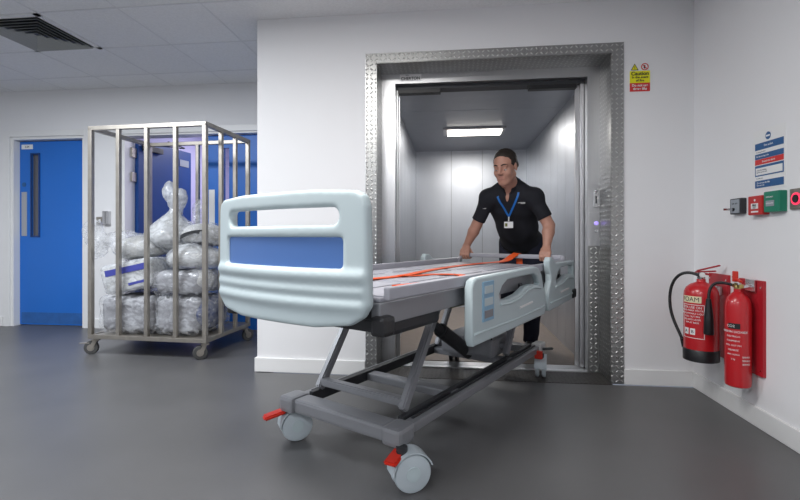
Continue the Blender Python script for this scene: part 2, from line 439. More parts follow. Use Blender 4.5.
        ob = bpy.data.objects.new(name, me); COL.objects.link(ob)
        if parent is not None: ob.parent = parent
        return ob

# ================================================================== THE SETTING
H = 2.52
WY, BY, RX = 3.13, 4.395, 1.55          # lift wall, back wall, right wall
LX0, LX1, LTOP = -0.524, 1.041, 2.175   # structural opening in the lift wall
WEND = -1.389                           # free end of the lift wall

struct(MB().box(-6.0, 3.0, -3.5, 3.10, -0.1, 0).box(-6.0, WEND, 3.10, 7.6, -0.1, 0).build('floor', 'floor'))
mb = MB()
mb.box(-6.0, 3.0, -3.5, WY, H, H + 0.06)
mb.box(-6.0, WEND, WY, BY, H, H + 0.06)
ceil = struct(mb.build('ceiling', 'ceiling'))
# lay-in grid of the left half of the ceiling
mb = MB()
gx = [-2.86 - 0.6 * i for i in range(6)] + [-2.26, -1.66]
for x in gx: mb.box(x - 0.006, x + 0.006, -3.5, BY, H - 0.0025, H + 0.001)
for i in range(12):
    y = 4.05 - 0.6 * i
    if y > 3.2: mb.box(-6.0, WEND, y - 0.006, y + 0.006, H - 0.003, H + 0.001)
    else: mb.box(-6.0, -1.06, y - 0.006, y + 0.006, H - 0.003, H + 0.001)
g = mb.build('ceiling_grid', 'tee', ceil)
# lift wall with opening
mb = MB()
mb.box(WEND, LX0, WY, WY + 0.2, 0, H).box(LX1, RX + 0.001, WY, WY + 0.2, 0, H).box(LX0, LX1, WY, WY + 0.2, LTOP, H)
mb.box(WEND, WEND + 0.2, WY + 0.2, BY, 0, H)
struct(mb.build('wall_lift', 'wall'))
struct(MB().box(RX, RX + 0.15, -3.5, WY + 0.2, 0, H).build('wall_right', 'wall'))
# back wall with door openings
D1 = (-4.735, -3.835); D2 = (-3.44, -1.62); DT = 2.045
mb = MB()
for a, b in ((-6.0, D1[0]), (D1[1], D2[0]), (D2[1], WEND + 0.2)): mb.box(a, b, BY, BY + 0.15, 0, H)
mb.box(D1[0], D1[1], BY, BY + 0.15, DT, H).box(D2[0], D2[1], BY, BY + 0.15, DT, H)
struct(mb.build('wall_back', 'wall'))
struct(MB().box(-6.15, -6.0, -3.5, BY + 0.15, 0, H).build('wall_left', 'wall'))
struct(MB().box(-6.0, RX, -3.65, -3.5, 0, H).build('wall_rear', 'wall'))
# corridor beyond the double doors and the dark room behind door 1
mb = MB()
mb.box(-5.2, -1.35, 7.45, 7.6, 0, H).box(-3.66, -3.60, BY + 0.15, 7.45, 0, H).box(-1.55, -1.49, BY + 0.15, 7.45, 0, H)
struct(mb.build('wall_corridor', 'violet_lit'))
struct(MB().box(-5.5, -1.35, BY + 0.0, 7.6, H, H + 0.06).build('ceiling_corridor', 'ceiling'))
# skirtings
def skirting(n, x0, x1, y0, y1): return struct(MB().box(x0, x1, y0, y1, 0, 0.10, 0.004).build(n, 'skirt'))
skirting('baseboard_lift', WEND - 0.015, -0.602, WY - 0.015, WY)
skirting('baseboard_lift', 1.119, RX, WY - 0.015, WY)
skirting('baseboard_return', WEND - 0.015, WEND, WY, BY)
skirting('baseboard_right', RX - 0.015, RX, -3.5, WY - 0.015)
skirting('baseboard_back', -6.0, -4.81, BY - 0.015, BY)
skirting('baseboard_back', -3.765, -3.53, BY - 0.015, BY)

# ---------------- door 1 (closed, single)
d1 = struct(empty('door_1', (-4.31, BY, 0)))
mb = MB()
x0, x1 = D1[0] + 4.31, D1[1] + 4.31
mb.box(x0, x0 + 0.045, 0.0, 0.15, 0, DT).box(x1 - 0.045, x1, 0.0, 0.15, 0, DT).box(x0 + 0.045, x1 - 0.045, 0.0, 0.15, DT - 0.04, DT)
mb.box(x0 - 0.065, x0 + 0.012, -0.018, 0, 0, DT + 0.05, 0.003).box(x1 - 0.012, x1 + 0.065, -0.018, 0, 0, DT + 0.05, 0.003).box(x0 + 0.012, x1 - 0.012, -0.018, 0, DT - 0.012, DT + 0.05, 0.003)
mb.build('door_frame', 'skirt', d1)
lx0, lx1 = x0 + 0.048, x1 - 0.048
vp = (-4.545 + 4.31, -4.455 + 4.31, 0.97, 1.86)
mb = MB()
mb.box(lx0, vp[0], 0.07, 0.114, 0.008, 1.998).box(vp[1], lx1, 0.07, 0.114, 0.008, 1.998)
mb.box(vp[0], vp[1], 0.07, 0.114, 0.008, vp[2]).box(vp[0], vp[1], 0.07, 0.114, vp[3], 1.998)
leaf = mb.build('door_leaf', 'door', d1)
mb = MB()
for a, b, c, e in ((vp[0] - .012, vp[0] + .004, vp[2] - .012, vp[3] + .012), (vp[1] - .004, vp[1] + .012, vp[2] - .012, vp[3] + .012), (vp[0], vp[1], vp[2] - .012, vp[2] + .004), (vp[0], vp[1], vp[3] - .004, vp[3] + .012)):
    mb.box(a, b, 0.062, 0.074, c, e)
mb.build('glazing_bead', 'door_dark', leaf)
glass = mat('wired_glass', (0.10, 0.10, 0.12), 0.08, trans=0.0, spec=0.8); M['glass'] = glass
MB().box(vp[0], vp[1], 0.088, 0.096, vp[2], vp[3]).build('vision_panel', 'glass', leaf)
MB().box(-4.665 + 4.31, -4.600 + 4.31, 0.066, 0.070, 0.97, 1.45, 0.001).build('push_plate', 'steel', leaf)
mb = MB()
mb.lathe([(0.024, 0), (0.024, 0.003)], 24, T(-4.635 + 4.31, 0.070, 1.53) @ Matrix.Rotation(PI / 2, 4, 'X')); mb.build('round_sign', 'signblue', leaf)
MB().box(-4.665 + 4.31, -4.53 + 4.31, 0.067, 0.070, 1.915, 1.965).build('door_sign', 'white', leaf)
text('sign_text', '2.04', 0.032, 'ink', T(-4.598 + 4.31, 0.0665, 1.94) @ WALL_XZ, leaf)
MB().box(lx0 + .02, lx1 - .02, 0.0685, 0.070, 0.02, 0.14).build('scuff_mark', mat('scuffed_blue', (0.02, 0.11, 0.36), 0.6, noise=0.35, nscale=14), leaf)
# ---------------- door 2 (double, left leaf open)
d2 = struct(empty('door_2', (-2.53, BY, 0)))
x0, x1 = D2[0] + 2.53, D2[1] + 2.53
mb = MB()
mb.box(x0, x0 + 0.045, 0.0, 0.15, 0, DT).box(x1 - 0.045, x1, 0.0, 0.15, 0, DT).box(x0 + 0.045, x1 - 0.045, 0.0, 0.15, DT - 0.03, DT)
mb.box(x0 - 0.065, x0 + 0.012, -0.018, 0, 0, DT + 0.05, 0.003).box(x1 - 0.012, x1 + 0.065, -0.018, 0, 0, DT + 0.05, 0.003).box(x0 + 0.012, x1 - 0.012, -0.018, 0, DT - 0.012, DT + 0.05, 0.003)
mb.build('door_frame', 'skirt', d2)
# right leaf, closed: x from -2.50 to -1.66
a0, a1 = -2.515 + 2.53, -1.668 + 2.53; v0, v1 = -2.345 + 2.53, -2.285 + 2.53
mb = MB()
mb.box(a0, v0, 0.07, 0.114, 0.008, 2.01).box(v1, a1, 0.07, 0.114, 0.008, 2.01).box(v0, v1, 0.07, 0.114, 0.008, 0.95).box(v0, v1, 0.07, 0.114, 1.88, 2.01)
rl = mb.build('door_leaf', 'door', d2)
clear = mat('clear_glass', (1, 1, 1), 0.02, trans=1.0); M['clear'] = clear
MB().box(v0, v1, 0.088, 0.094, 0.95, 1.88).build('vision_panel', 'clear', rl)
MB().box(a0 + 0.01, a0 + 0.075, 0.066, 0.070, 0.97, 1.45, 0.001).build('push_plate', 'white', rl)
# left leaf, swung open into the corridor
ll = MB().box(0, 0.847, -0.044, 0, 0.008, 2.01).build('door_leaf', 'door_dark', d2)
ll.location = (-3.395 + 2.53, 0.155, 0); ll.rotation_euler.z = math.radians(84)
for z in (1.86, 1.60, 0.25):
    MB().box(-3.396 + 2.53, -3.372 + 2.53, 0.085, 0.150, z - 0.05, z + 0.05, 0.002).build('hinge', 'cage', d2)
MB().box(0.64, 0.80, -0.050, -0.0445, 1.82, 1.90).build('door_sign', 'greybox', ll)
mb = MB().box(0.05, 0.32, -0.088, -0.045, 1.90, 1.96, 0.004)
mb.bar((0.2, -0.06, 1.985), (0.45, -0.26, 1.985), 0.02, 0.01).bar((0.45, -0.26, 1.99), (0.10, -0.33, 1.99), 0.02, 0.01)
mb.build('door_closer', 'beddark', ll)

# ---------------- lift: checker plate surround, stainless frame, car
tr = struct(empty('trim_1', (0.26, WY, 0)))
ox = -0.26
mb = MB()   # flat architrave plates
e = 0.004
mb.box(-0.598 + ox, LX0 + ox, -e, 0, 0, 2.24).box(LX1 + ox, 1.118 + ox, -e, 0, 0, 2.24)
mb.build('side_plate', 'plateXZ', tr)
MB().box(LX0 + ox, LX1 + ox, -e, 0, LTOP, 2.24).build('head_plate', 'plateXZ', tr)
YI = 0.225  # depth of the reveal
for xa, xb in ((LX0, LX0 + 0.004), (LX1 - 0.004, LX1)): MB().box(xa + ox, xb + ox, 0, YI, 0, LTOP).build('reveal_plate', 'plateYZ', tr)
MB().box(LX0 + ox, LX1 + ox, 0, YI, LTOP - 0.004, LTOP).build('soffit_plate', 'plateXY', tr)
for s_ in (-0.600, 1.1165):
    MB().box(s_ + ox, s_ + 0.003 + ox, -0.006, 0, 0, 2.243).build('edge_bead', 'steel', tr)
OX0, OX1, OT = -0.419, 0.953, 2.10
lf = struct(empty('trim_2', (0.26, WY + YI, 0)))
mb = MB()
mb.box(LX0 + ox, OX0 + ox, 0, 0.06, 0, LTOP - .004).box(OX1 + ox, LX1 + ox, 0, 0.06, 0, LTOP - .004)
mb.build('frame_post', 'steel', lf)
MB().box(OX0 + ox, OX1 + ox, 0, 0.06, OT, LTOP - .004).build('frame_head', 'steel', lf)
MB().box(OX1 + 0.004 + ox, LX1 - 0.005 + ox, -0.003, 0, 0, 0.90).build('kick_plate', 'plateXZ', lf)
MB().box(-0.385 + ox, -0.225 + ox, -0.0015, 0, 2.118, 2.167).build('maker_label', 'white', lf)
text('maker_name', 'CHERTON', 0.030, 'ink', T(-0.305 + ox, -0.002, 2.135) @ WALL_XZ, lf, bold=0.0006)
text('maker_name', 'LIFTS', 0.010, 'ink', T(-0.33 + ox, -0.002, 2.158) @ WALL_XZ, lf)
# slide-away lift doors parked at the right and the left, head track
mb = MB()
for i, (xx, yy) in enumerate(((0.925, 0.075), (0.895, 0.105), (0.915, 0.14))):
    MB().box(xx + ox, OX1 + 0.15 + ox, yy, yy + 0.02, 0.02, OT - 0.005, 0.002).build('door_panel', 'steel', lf)
MB().box(OX0 - 0.10 + ox, -0.405 + ox, 0.075, 0.095, 0.02, OT - 0.005, 0.002).build('door_panel', 'steel', lf)
MB().box(OX0 - 0.10 + ox, -0.395 + ox, 0.11, 0.13, 0.02, OT - 0.005, 0.002).build('door_panel', 'steel', lf)
MB().box(OX0 - 0.1 + ox, OX1 + 0.1 + ox, 0.06, 0.16, 2.075, 2.12).build('door_track', 'beddark', lf)
MB().box(-0.405 + ox, -0.085 + ox, 0.062, 0.12, 2.045, 2.097, 0.003).build('door_detector', 'black', lf)
MB().box(0.56 + ox, 0.90 + ox, 0.062, 0.12, 2.045, 2.097, 0.003).build('door_detector', 'black', lf)
# sill
mb = MB()
mb.box(OX0 + ox, OX1 + ox, -0.005, 0.05, -0.02, 0.012, 0.002)
for i in range(3): mb.box(OX0 + ox, OX1 + ox, 0.06 + i * 0.03, 0.08 + i * 0.03, -0.02, 0.012, 0.001)
mb.build('door_sill', 'steel', lf)
# studded threshold mat in the recess
struct(MB().box(LX0, LX1, 3.10, WY + YI, -0.02, 0.003).build('floor_threshold', 'studs'))
struct(MB().box(-0.9, 1.3, WY + YI, 3.56, -0.06, -0.02).build('floor_pit', 'dark'))
# car
CX0, CX1, CY0, CY1, CH = -0.49, 0.985, 3.53, 6.2, 2.12
struct(MB().box(CX0 - .05, CX1 + .05, CY0, CY1 + .05, -0.05, 0.008).build('floor_lift', 'carfloor'))
def panels(name, axis, fixed, a, b, n, flip):
    mb = MB(); seams = n if isinstance(n, list) else [a + i * (b - a) / n for i in range(n + 1)]
    for p, q in zip(seams, seams[1:]):
        p, q = p + 0.002, q - 0.002
        if axis == 'x': mb.box(p, q, fixed, fixed + flip * 0.02, 0.008, CH)
        else: mb.box(fixed, fixed + flip * 0.02, p, q, 0.008, CH)
    mb2 = MB()
    if axis == 'x': mb2.box(a, b, fixed + flip * 0.012, fixed + flip * 0.03, 0, CH)
    else: mb2.box(fixed + flip * 0.012, fixed + flip * 0.03, a, b, 0, CH)
    w_ = struct(mb.build(name, 'lift_steel')); mb2.build('seam', 'dark', w_); return w_
panels('wall_lift_back', 'x', CY1, CX0, CX1, [CX0, -0.01, 0.405, 0.80, CX1], 1)
panels('wall_lift_left', 'y', CX0, CY0, CY1, 9, -1)
panels('wall_lift_right', 'y', CX1, CY0, CY1, 9, 1)
struct(MB().box(CX0 - .05, CX1 + .05, CY0, CY1 + .05, CH, CH + 0.03).box(CX0, CX1, 4.20, 4.206, CH - 0.001, CH).build('ceiling_lift', 'lift_ceiling'))
struct(MB().box(CX0 - 0.35, CX0, CY0, CY0 + .03, 0, CH + .1).box(CX1, CX1 + 0.35, CY0, CY0 + .03, 0, CH + .1).box(-0.9, 1.4, 3.36, 3.53, CH + 0.06, CH + 0.12).build('wall_lift_front', 'lift_steel'))
ll_ = empty('ceiling_light', (0.24, 5.02, CH), 0, 'slim lit rectangular light on the ceiling of the lift car', 'light')
MB().box(-0.335, 0.325, -0.15, 0.15, -0.02, 0, 0.003).build('light_housing', 'steel', ll_)
MB().box(-0.29, 0.29, -0.115, 0.115, -0.032, -0.020, 0.004).build('light_diffuser', 'glow', ll_)

# ================================================================== fixtures on the walls
# ceiling vent
cv = empty('ceiling_vent', (-3.16, 3.15, H), 0, 'square grey louvred air vent in the tiled ceiling', 'vent')
mb = MB()
for a in range(4):
    R_ = Matrix.Rotation(a * PI / 2, 4, 'Z'); b = MB().box(-0.297, 0.297, 0.262, 0.297, -0.010, 0)
    me = bpy.data.meshes.new('t'); b.bm.to_mesh(me); b.bm.free(); me.transform(R_); mb.bm.from_mesh(me); bpy.data.meshes.remove(me)
mb.build('vent_frame', 'skirt', cv)
MB().box(-0.27, 0.27, -0.27, 0.27, -0.0012, 0).build('vent_throat', 'black', cv)
for i in range(6):
    r = 0.255 - i * 0.040
    bm = bmesh.new(); ri, zo, zi = r - 0.034, -0.0125, -0.0015
    # square cone blade, flaring downwards and outwards
    o1 = [bm.verts.new((sx * r, sy * r, -0.022)) for sx, sy in ((-1, -1), (1, -1), (1, 1), (-1, 1))]
    o2 = [bm.verts.new((sx * (ri + 0.006), sy * (ri + 0.006), -0.002)) for sx, sy in ((-1, -1), (1, -1), (1, 1), (-1, 1))]
    o3 = [bm.verts.new((v.co.x * (1 - 0.004 / r), v.co.y * (1 - 0.004 / r), v.co.z)) for v in o1]
    o4 = [bm.verts.new((v.co.x * (1 - 0.004 / r), v.co.y * (1 - 0.004 / r), v.co.z)) for v in o2]
    for k in range(4):
        j = (k + 1) % 4
        bm.faces.new((o1[k], o1[j], o2[j], o2[k])); bm.faces.new((o3[j], o3[k], o4[k], o4[j]))
        bm.faces.new((o1[j], o1[k], o3[k], o3[j])); bm.faces.new((o2[k], o2[j], o4[j], o4[k]))
    mb = MB(); mb.add(bm); mb.build('louvre', 'ventwhite', cv)

# caution sign on the lift wall
cs = empty('caution_sign', (1.218, WY, 1.914), 0, 'yellow and red lift fire caution sign on the white wall', 'sign')
MB().box(-0.062, 0.062, -0.004, 0, 0, 0.055).build('red_panel', 'signred', cs)
MB().box(-0.062, 0.062, -0.004, 0, 0.055, 0.133).build('yellow_panel', 'yellow', cs)
MB().box(-0.062, 0.062, -0.003, 0, 0.133, 0.186).build('white_panel', 'white', cs)
text('lettering', 'Caution', 0.034, 'ink', T(0, -0.005, 0.115) @ WALL_XZ, cs, bold=0.0008)
text('lettering', 'In the event\nof fire', 0.021, 'ink', T(0, -0.005, 0.081) @ WALL_XZ, cs, bold=0.0005)
text('lettering', 'Do not use\nthese lifts', 0.022, 'white', T(0, -0.005, 0.027) @ WALL_XZ, cs, bold=0.0006)
plate('warning_triangle', [[(-0.057, 0.138), (-0.009, 0.138), (-0.033, 0.182)]], 0.002, 'ink', cs, 0.0002, T(0, -0.0045, 0) @ WALL_XZ)
plate('warning_triangle_centre', [[(-0.050, 0.142), (-0.016, 0.142), (-0.033, 0.174)]], 0.002, 'yellow', cs, 0.0002, T(0, -0.0052, 0) @ WALL_XZ)
text('lettering', '!', 0.024, 'ink', T(-0.033, -0.0068, 0.153) @ WALL_XZ, cs, bold=0.0006)
circ = lambda cx, cy, r, n=24: [(cx + r * math.cos(2 * PI * i / n), cy + r * math.sin(2 * PI * i / n)) for i in range(n)]
plate('prohibition_ring', [circ(0.030, 0.159, 0.023), circ(0.030, 0.159, 0.018)], 0.002, 'signred', cs, 0.0002, T(0, -0.0045, 0) @ WALL_XZ)
MB().bar((0.017, -0.0045, 0.172), (0.043, -0.0045, 0.146), 0.002, 0.004, 0).build('prohibition_bar', 'signred', cs)
MB().box(0.024, 0.033, -0.0042, -0.003, 0.148, 0.170).build('pictogram', 'ink', cs)

# call fittings on the right steel frame
cp = empty('lift_call_panel', (0.998, WY + YI, 0.90), 0, 'steel lift call plate with violet lit button on the right frame', 'lift button')
MB().box(-0.036, 0.036, -0.004, 0, 0.0, 0.235, 0.001).build('plate', 'steel', cp)
MB().lathe([(0.014, 0), (0.014, 0.008), (0.010, 0.011)], 20, T(0.014, -0.004, 0.160) @ Matrix.Rotation(PI / 2, 4, 'X')).build('call_button', 'led', cp)
MB().lathe([(0.009, 0), (0.009, 0.009)], 20, T(0.010, -0.004, 0.108) @ Matrix.Rotation(PI / 2, 4, 'X')).build('key_switch', 'bright_steel', cp)
kl = empty('door_release_lock', (1.010, WY + YI, 1.18), 0, 'small chrome flip lock above the lift call plate', 'lock')
MB().box(-0.016, 0.016, -0.012, 0, 0, 0.10, 0.003).build('lock_body', 'bright_steel', kl)
MB().box(-0.004, 0.004, -0.014, -0.011, 0.02, 0.072).build('lock_slot', 'black', kl)
MB().box(-0.022, 0.022, -0.024, 0, -0.006, 0.0, 0.001).build('lock_lip', 'bright_steel', kl)
MB().lathe([(0.013, 0), (0.011, 0.02), (0.004, 0.028)], 20, T(0, 0, 0.108) @ Matrix.Rotation(PI / 2, 4, 'X')).build('lock_knob', 'bright_steel', kl)

# notice on the right wall:  local frame: x along -Y
def rpanel(y0, y1, z0, z1, d, m, name, parent, py, bev=0.0, off=0.0):
    # y0>y1 in world (left to right as seen); parent at (RX, py, 0)
    return MB().box(-off - d, -off, y1 - py, y0 - py, z0, z1, bev).build(name, m, parent)
nt_ = empty('wall_notice', (RX, 2.432, 1.2), 0, 'white notice with blue and red printed bands on the right wall', 'notice')
ps = 2.432
def rp(y0, y1, z0, z1, m, name, off=0.002, d=0.001): return MB().box(-off - d, -off, y1 - ps, y0 - ps, z0 - 1.2, z1 - 1.2).build(name, m, nt_)
rp(2.545, 2.315, 1.205, 1.505, 'white', 'sheet', 0, 0.002)
rp(2.53, 2.327, 1.405, 1.439, 'signblue', 'blue_band'); rp(2.53, 2.327, 1.358, 1.385, 'signblue', 'blue_band')
rp(2.53, 2.327, 1.330, 1.357, 'signred', 'red_band')
rp(2.53, 2.327, 1.272, 1.326, 'signblue', 'blue_box'); rp(2.523, 2.334, 1.278, 1.314, 'white', 'white_box', 0.003)
rp(2.53, 2.327, 1.213, 1.250, 'signblue', 'blue_band')
def rtext(s, y, z, size, m, x=0.0035, al='LEFT', par=None, py=ps, zz=1.2, b=0.0): return text('lettering', s, size, m, T(-x, y - py, z - zz) @ WALL_YZ, par or nt_, al, b)
plate('round_emblem', [circ(0, 0, 0.019)], 0.001, 'signblue', nt_, 0.0002, T(-0.003, 2.433 - ps, 1.466 - 1.2) @ WALL_YZ)
plate('emblem_bar', [rrect(-0.014, 0.014, -0.004, 0.004, 0.002)], 0.001, 'white', nt_, 0.0002, T(-0.0038, 2.433 - ps, 1.466 - 1.2) @ WALL_YZ)
rtext('Fire action', 2.43, 1.4225, 0.015, 'white', al='CENTER'); rtext('On discovering a fire', 2.52, 1.372, 0.011, 'white')
rtext('Sound the alarm', 2.43, 1.3435, 0.014, 'white', al='CENTER')
rtext('Leave the building\nby the nearest exit', 2.515, 1.297, 0.010, 'inkgrey', x=0.0048); rtext('Do not use the lifts\nDo not run', 2.515, 1.232, 0.012, 'white')
rtext('On hearing the alarm', 2.52, 1.394, 0.008, 'inkgrey'); rtext('Assembly point', 2.52, 1.261, 0.008, 'inkgrey')

# four small boxes
def wallbox(name, y, z0, w_, h_, d, m, label, cat):
    o = empty(name, (RX, y, z0), 0, label, cat)
    MB().box(-d, 0, -w_ / 2, w_ / 2, 0, h_, 0.005).build('housing', m, o); return o
o = wallbox('key_switch', 2.650, 1.088, 0.100, 0.085, 0.028, 'beddark', 'small grey key switch box, leftmost of the four wall controls', 'switch')
MB().box(-0.031, -0.028, -0.037, 0.037, 0.006, 0.079, 0.001).build('face_plate', 'greybox', o)
MB().cyl((-0.031, 0.008, 0.026), (-0.040, 0.008, 0.026), 0.008).build('key_barrel', 'black', o)
MB().box(-0.085, -0.038, 0.004, 0.008, 0.020, 0.032, 0.001).build('key', 'bright_steel', o)
text('lettering', 'ON   OFF', 0.011, 'ink', T(-0.0315, 0, 0.056) @ WALL_YZ, o)
o = wallbox('fire_call_point', 2.478, 1.076, 0.108, 0.096, 0.036, 'callred', 'red fire alarm call point on the right wall', 'alarm')
MB().box(-0.039, -0.036, -0.026, 0.026, 0.030, 0.058, 0.001).build('break_glass', 'white', o)
text('lettering', 'FIRE', 0.017, 'ink', T(-0.0395, 0, 0.047) @ WALL_YZ, o, bold=0.0004)
text('lettering', 'PRESS', 0.009, 'ink', T(-0.0395, 0, 0.035) @ WALL_YZ, o)
MB().box(-0.038, -0.036, -0.026, 0.026, 0.012, 0.020).build('test_label', 'white', o)
MB().lathe([(0.006, 0), (0.006, 0.001)], 16, T(-0.036, 0, 0.074) @ Matrix.Rotation(-PI / 2, 4, 'Y')).build('flame_mark', 'white', o)
o = wallbox('door_release_point', 2.360, 1.085, 0.108, 0.100, 0.036, 'green', 'green emergency door release box beside the red call point', 'door release')
MB().box(-0.039, -0.036, -0.022, 0.034, 0.028, 0.056, 0.001).build('break_glass', 'greybox', o)
text('lettering', 'EMERGENCY', 0.009, 'white', T(-0.0395, 0.006, 0.072) @ WALL_YZ, o)
text('lettering', 'DOOR RELEASE', 0.007, 'white', T(-0.0395, 0.006, 0.042) @ WALL_YZ, o)
o = wallbox('exit_button', 2.235, 1.09, 0.085, 0.095, 0.012, 'cage', 'grey steel plate with glowing red ring, rightmost wall control', 'button')
plate('lit_ring', [circ(0, 0, 0.028), circ(0, 0, 0.020)], 0.005, 'redled', o, 0.001, T(-0.014, 0, 0.048) @ WALL_YZ)
MB().lathe([(0.019, 0), (0.018, 0.006)], 24, T(-0.012, 0, 0.048) @ Matrix.Rotation(-PI / 2, 4, 'Y')).build('push_button', 'black', o)

# light switch and box on the back wall between the doors
o = empty('light_switch', (-3.67, BY, 1.085), 0, 'white light switch on the wall between the blue doors', 'switch')
MB().box(-0.043, 0.043, -0.010, 0, 0, 0.086, 0.003).build('switch_plate', 'cage', o)
MB().box(-0.012, 0.012, -0.016, -0.010, 0.025, 0.06, 0.002).build('rocker', 'white', o)
o = empty('intercom_box', (-3.585, BY, 1.09), 0, 'narrow steel box on the wall beside the light switch', 'box')
MB().box(-0.035, 0.035, -0.04, 0, 0, 0.14, 0.004).build('housing', 'steel', o)
MB().box(-0.002, 0.002, -0.042, -0.04, 0.01, 0.13).build('seam', 'dark', o)

# ------------------------------------------------ fire extinguishers
def backboard(y, z, h, label):
    o = tag(MB().box(-0.016, 0, -0.095, 0.095, 0, h, 0.002).build('extinguisher_backboard', 'board_red', None, None, (RX, y, z)), label, 'board')
    return o
b1 = backboard(2.835, 0.275, 0.475, 'red backboard on the wall behind the foam extinguisher')
b2 = backboard(2.545, 0.265, 0.480, 'red backboard behind the slim gas extinguisher')
for bb in (b1, b2):
    for z in (0.03, 0.445):
        for y in (-0.08, 0.08): MB().cyl((-0.016, y, z), (-0.0185, y, z), 0.005, seg=12).build('screw', 'bright_steel', bb)
f1 = empty('fire_extinguisher', (1.420, 2.790, 0.258), math.radians(-10), 'stout red foam fire extinguisher with black base and hose', 'fire extinguisher', 'fire extinguishers on the right wall')
# local frame: front (label) towards -X-Y; build round body
R1 = 0.087
body = MB().lathe([(0.02, 0.04), (R1, 0.045), (R1, 0.37), (R1 * .97, 0.395), (R1 * .85, 0.418), (R1 * .6, 0.437), (R1 * .3, 0.447), (0.022, 0.452), (0.022, 0.465)], 48).build('cylinder', 'red', f1, 40)
MB().lathe([(R1 * 0.9, 0.0), (R1 + .003, 0.004), (R1 + .004, 0.065), (R1 + .0005, 0.070)], 48).build('base_ring', 'black', f1, 40)
def wrap(name, r, a0, a1, z0, z1, m, parent, n=14):
    bm = bmesh.new(); V0 = []
    for i in range(n + 1):
        a = math.radians(a0 + (a1 - a0) * i / n); V0.append([bm.verts.new((rr * math.cos(a), rr * math.sin(a), z)) for rr, z in ((r, z0), (r + .0008, z0), (r + .0008, z1), (r, z1))])
    for p, q in zip(V0, V0[1:]):
        for k in range(4): bm.faces.new((p[k], p[(k + 1) % 4], q[(k + 1) % 4], q[k]))
    bm.faces.new(V0[0]); bm.faces.new(list(reversed(V0[-1])))
    mb = MB(); mb.add(bm); return mb.build(name, m, parent, 30)
def wraptext(s, r, adeg, z, size, m, parent, align='CENTER'):
    """text wrapped round a vertical cylinder, centred on azimuth adeg"""
    o = text('lettering', s, size, m, Matrix.Identity(4), parent, align)
    for v in o.data.vertices:
        a = math.radians(adeg) + v.co.x / r; rr = r + 0.0012 + v.co.z; y = v.co.y
        v.co = (rr * math.cos(a), rr * math.sin(a), z + y)
    return o
AZ = 228
wrap('foam_label', R1, AZ - 46, AZ + 26, 0.335, 0.372, 'cream', f1)
wraptext('FOAM', R1, AZ - 12, 0.353, 0.036, 'ink', f1)
M['labelred'] = mat('printed_label_red', (0.50, 0.05, 0.06), 0.5, noise=0.3, nscale=70)
def label_frame(az0, az1, z0, z1, parent, r):
    for a, b, c, d in ((az0, az1, z1 - .003, z1), (az0, az1, z0, z0 + .003), (az0, az0 + 2, z0, z1), (az1 - 2, az1, z0, z1)):
        wrap('label_border', r, a, b, c, d, 'white', parent, 10)
label_frame(AZ - 44, AZ + 36, 0.135, 0.325, f1, R1)
for i, s in enumerate(('FOR USE ON', 'WOOD PAPER TEXTILES', 'AND FLAMMABLE LIQUIDS', 'PULL OUT PIN', 'SQUEEZE LEVER', 'AIM AT BASE')):
    wraptext(s, R1, AZ - 6, 0.308 - i * 0.017, 0.013 if i else 0.018, 'white', f1)
wrap('class_square', R1, AZ - 36, AZ - 18, 0.155, 0.190, 'white', f1, 6); wrap('class_square', R1, AZ - 12, AZ + 6, 0.155, 0.190, 'white', f1, 6)
wraptext('A', R1 + .001, AZ - 27, 0.172, 0.026, 'ink', f1); wraptext('B', R1 + .001, AZ - 3, 0.172, 0.026, 'ink', f1)
MB().lathe([(0.019, 0.460), (0.021, 0.475), (0.016, 0.480), (0.016, 0.505)], 24).build('valve', 'bright_steel', f1, 40)
mb = MB().bar((-0.03, 0, 0.505), (0.075, 0, 0.512), 0.020, 0.008).bar((0.0, 0, 0.50), (0.05, 0, 0.490), 0.018, 0.012)
mb.build('carry_handle', 'board_red', f1)
MB().bar((-0.022, 0, 0.512), (0.095, 0.0, 0.545), 0.022, 0.008, 0.003).build('squeeze_lever', 'board_red', f1)
MB().lathe([(0.014, 0), (0.014, 0.008)], 18, T(0, -0.018, 0.49) @ Matrix.Rotation(PI / 2, 4, 'X')).build('pressure_gauge', 'white', f1)
def bez(p0, p1, p2, p3, n=18): return [tuple(((1 - t) ** 3) * a + 3 * ((1 - t) ** 2) * t * b + 3 * (1 - t) * t * t * c + t ** 3 * d for a, b, c, d in zip(p0, p1, p2, p3)) for t in [i / n for i in range(n + 1)]]
hp = bez((-0.015, 0.0, 0.487), (-0.09, 0.05, 0.53), (-0.145, 0.10, 0.45), (-0.135, 0.09, 0.30)) + bez((-0.135, 0.09, 0.30), (-0.13, 0.085, 0.22), (-0.10, 0.06, 0.16), (-0.085, 0.045, 0.11))[1:]
MB().tube(hp, 0.0085).build('hose', 'black', f1, 60)
MB().cyl(hp[-1], (hp[-1][0] + .006, hp[-1][1] - .004, hp[-1][2] - 0.05), 0.010, 0.007).build('nozzle', 'black', f1)
MB().bar((0.08, 0.015, 0.40), (0.104, 0.019, 0.40), 0.03, 0.05).build('wall_bracket', 'steel', f1)

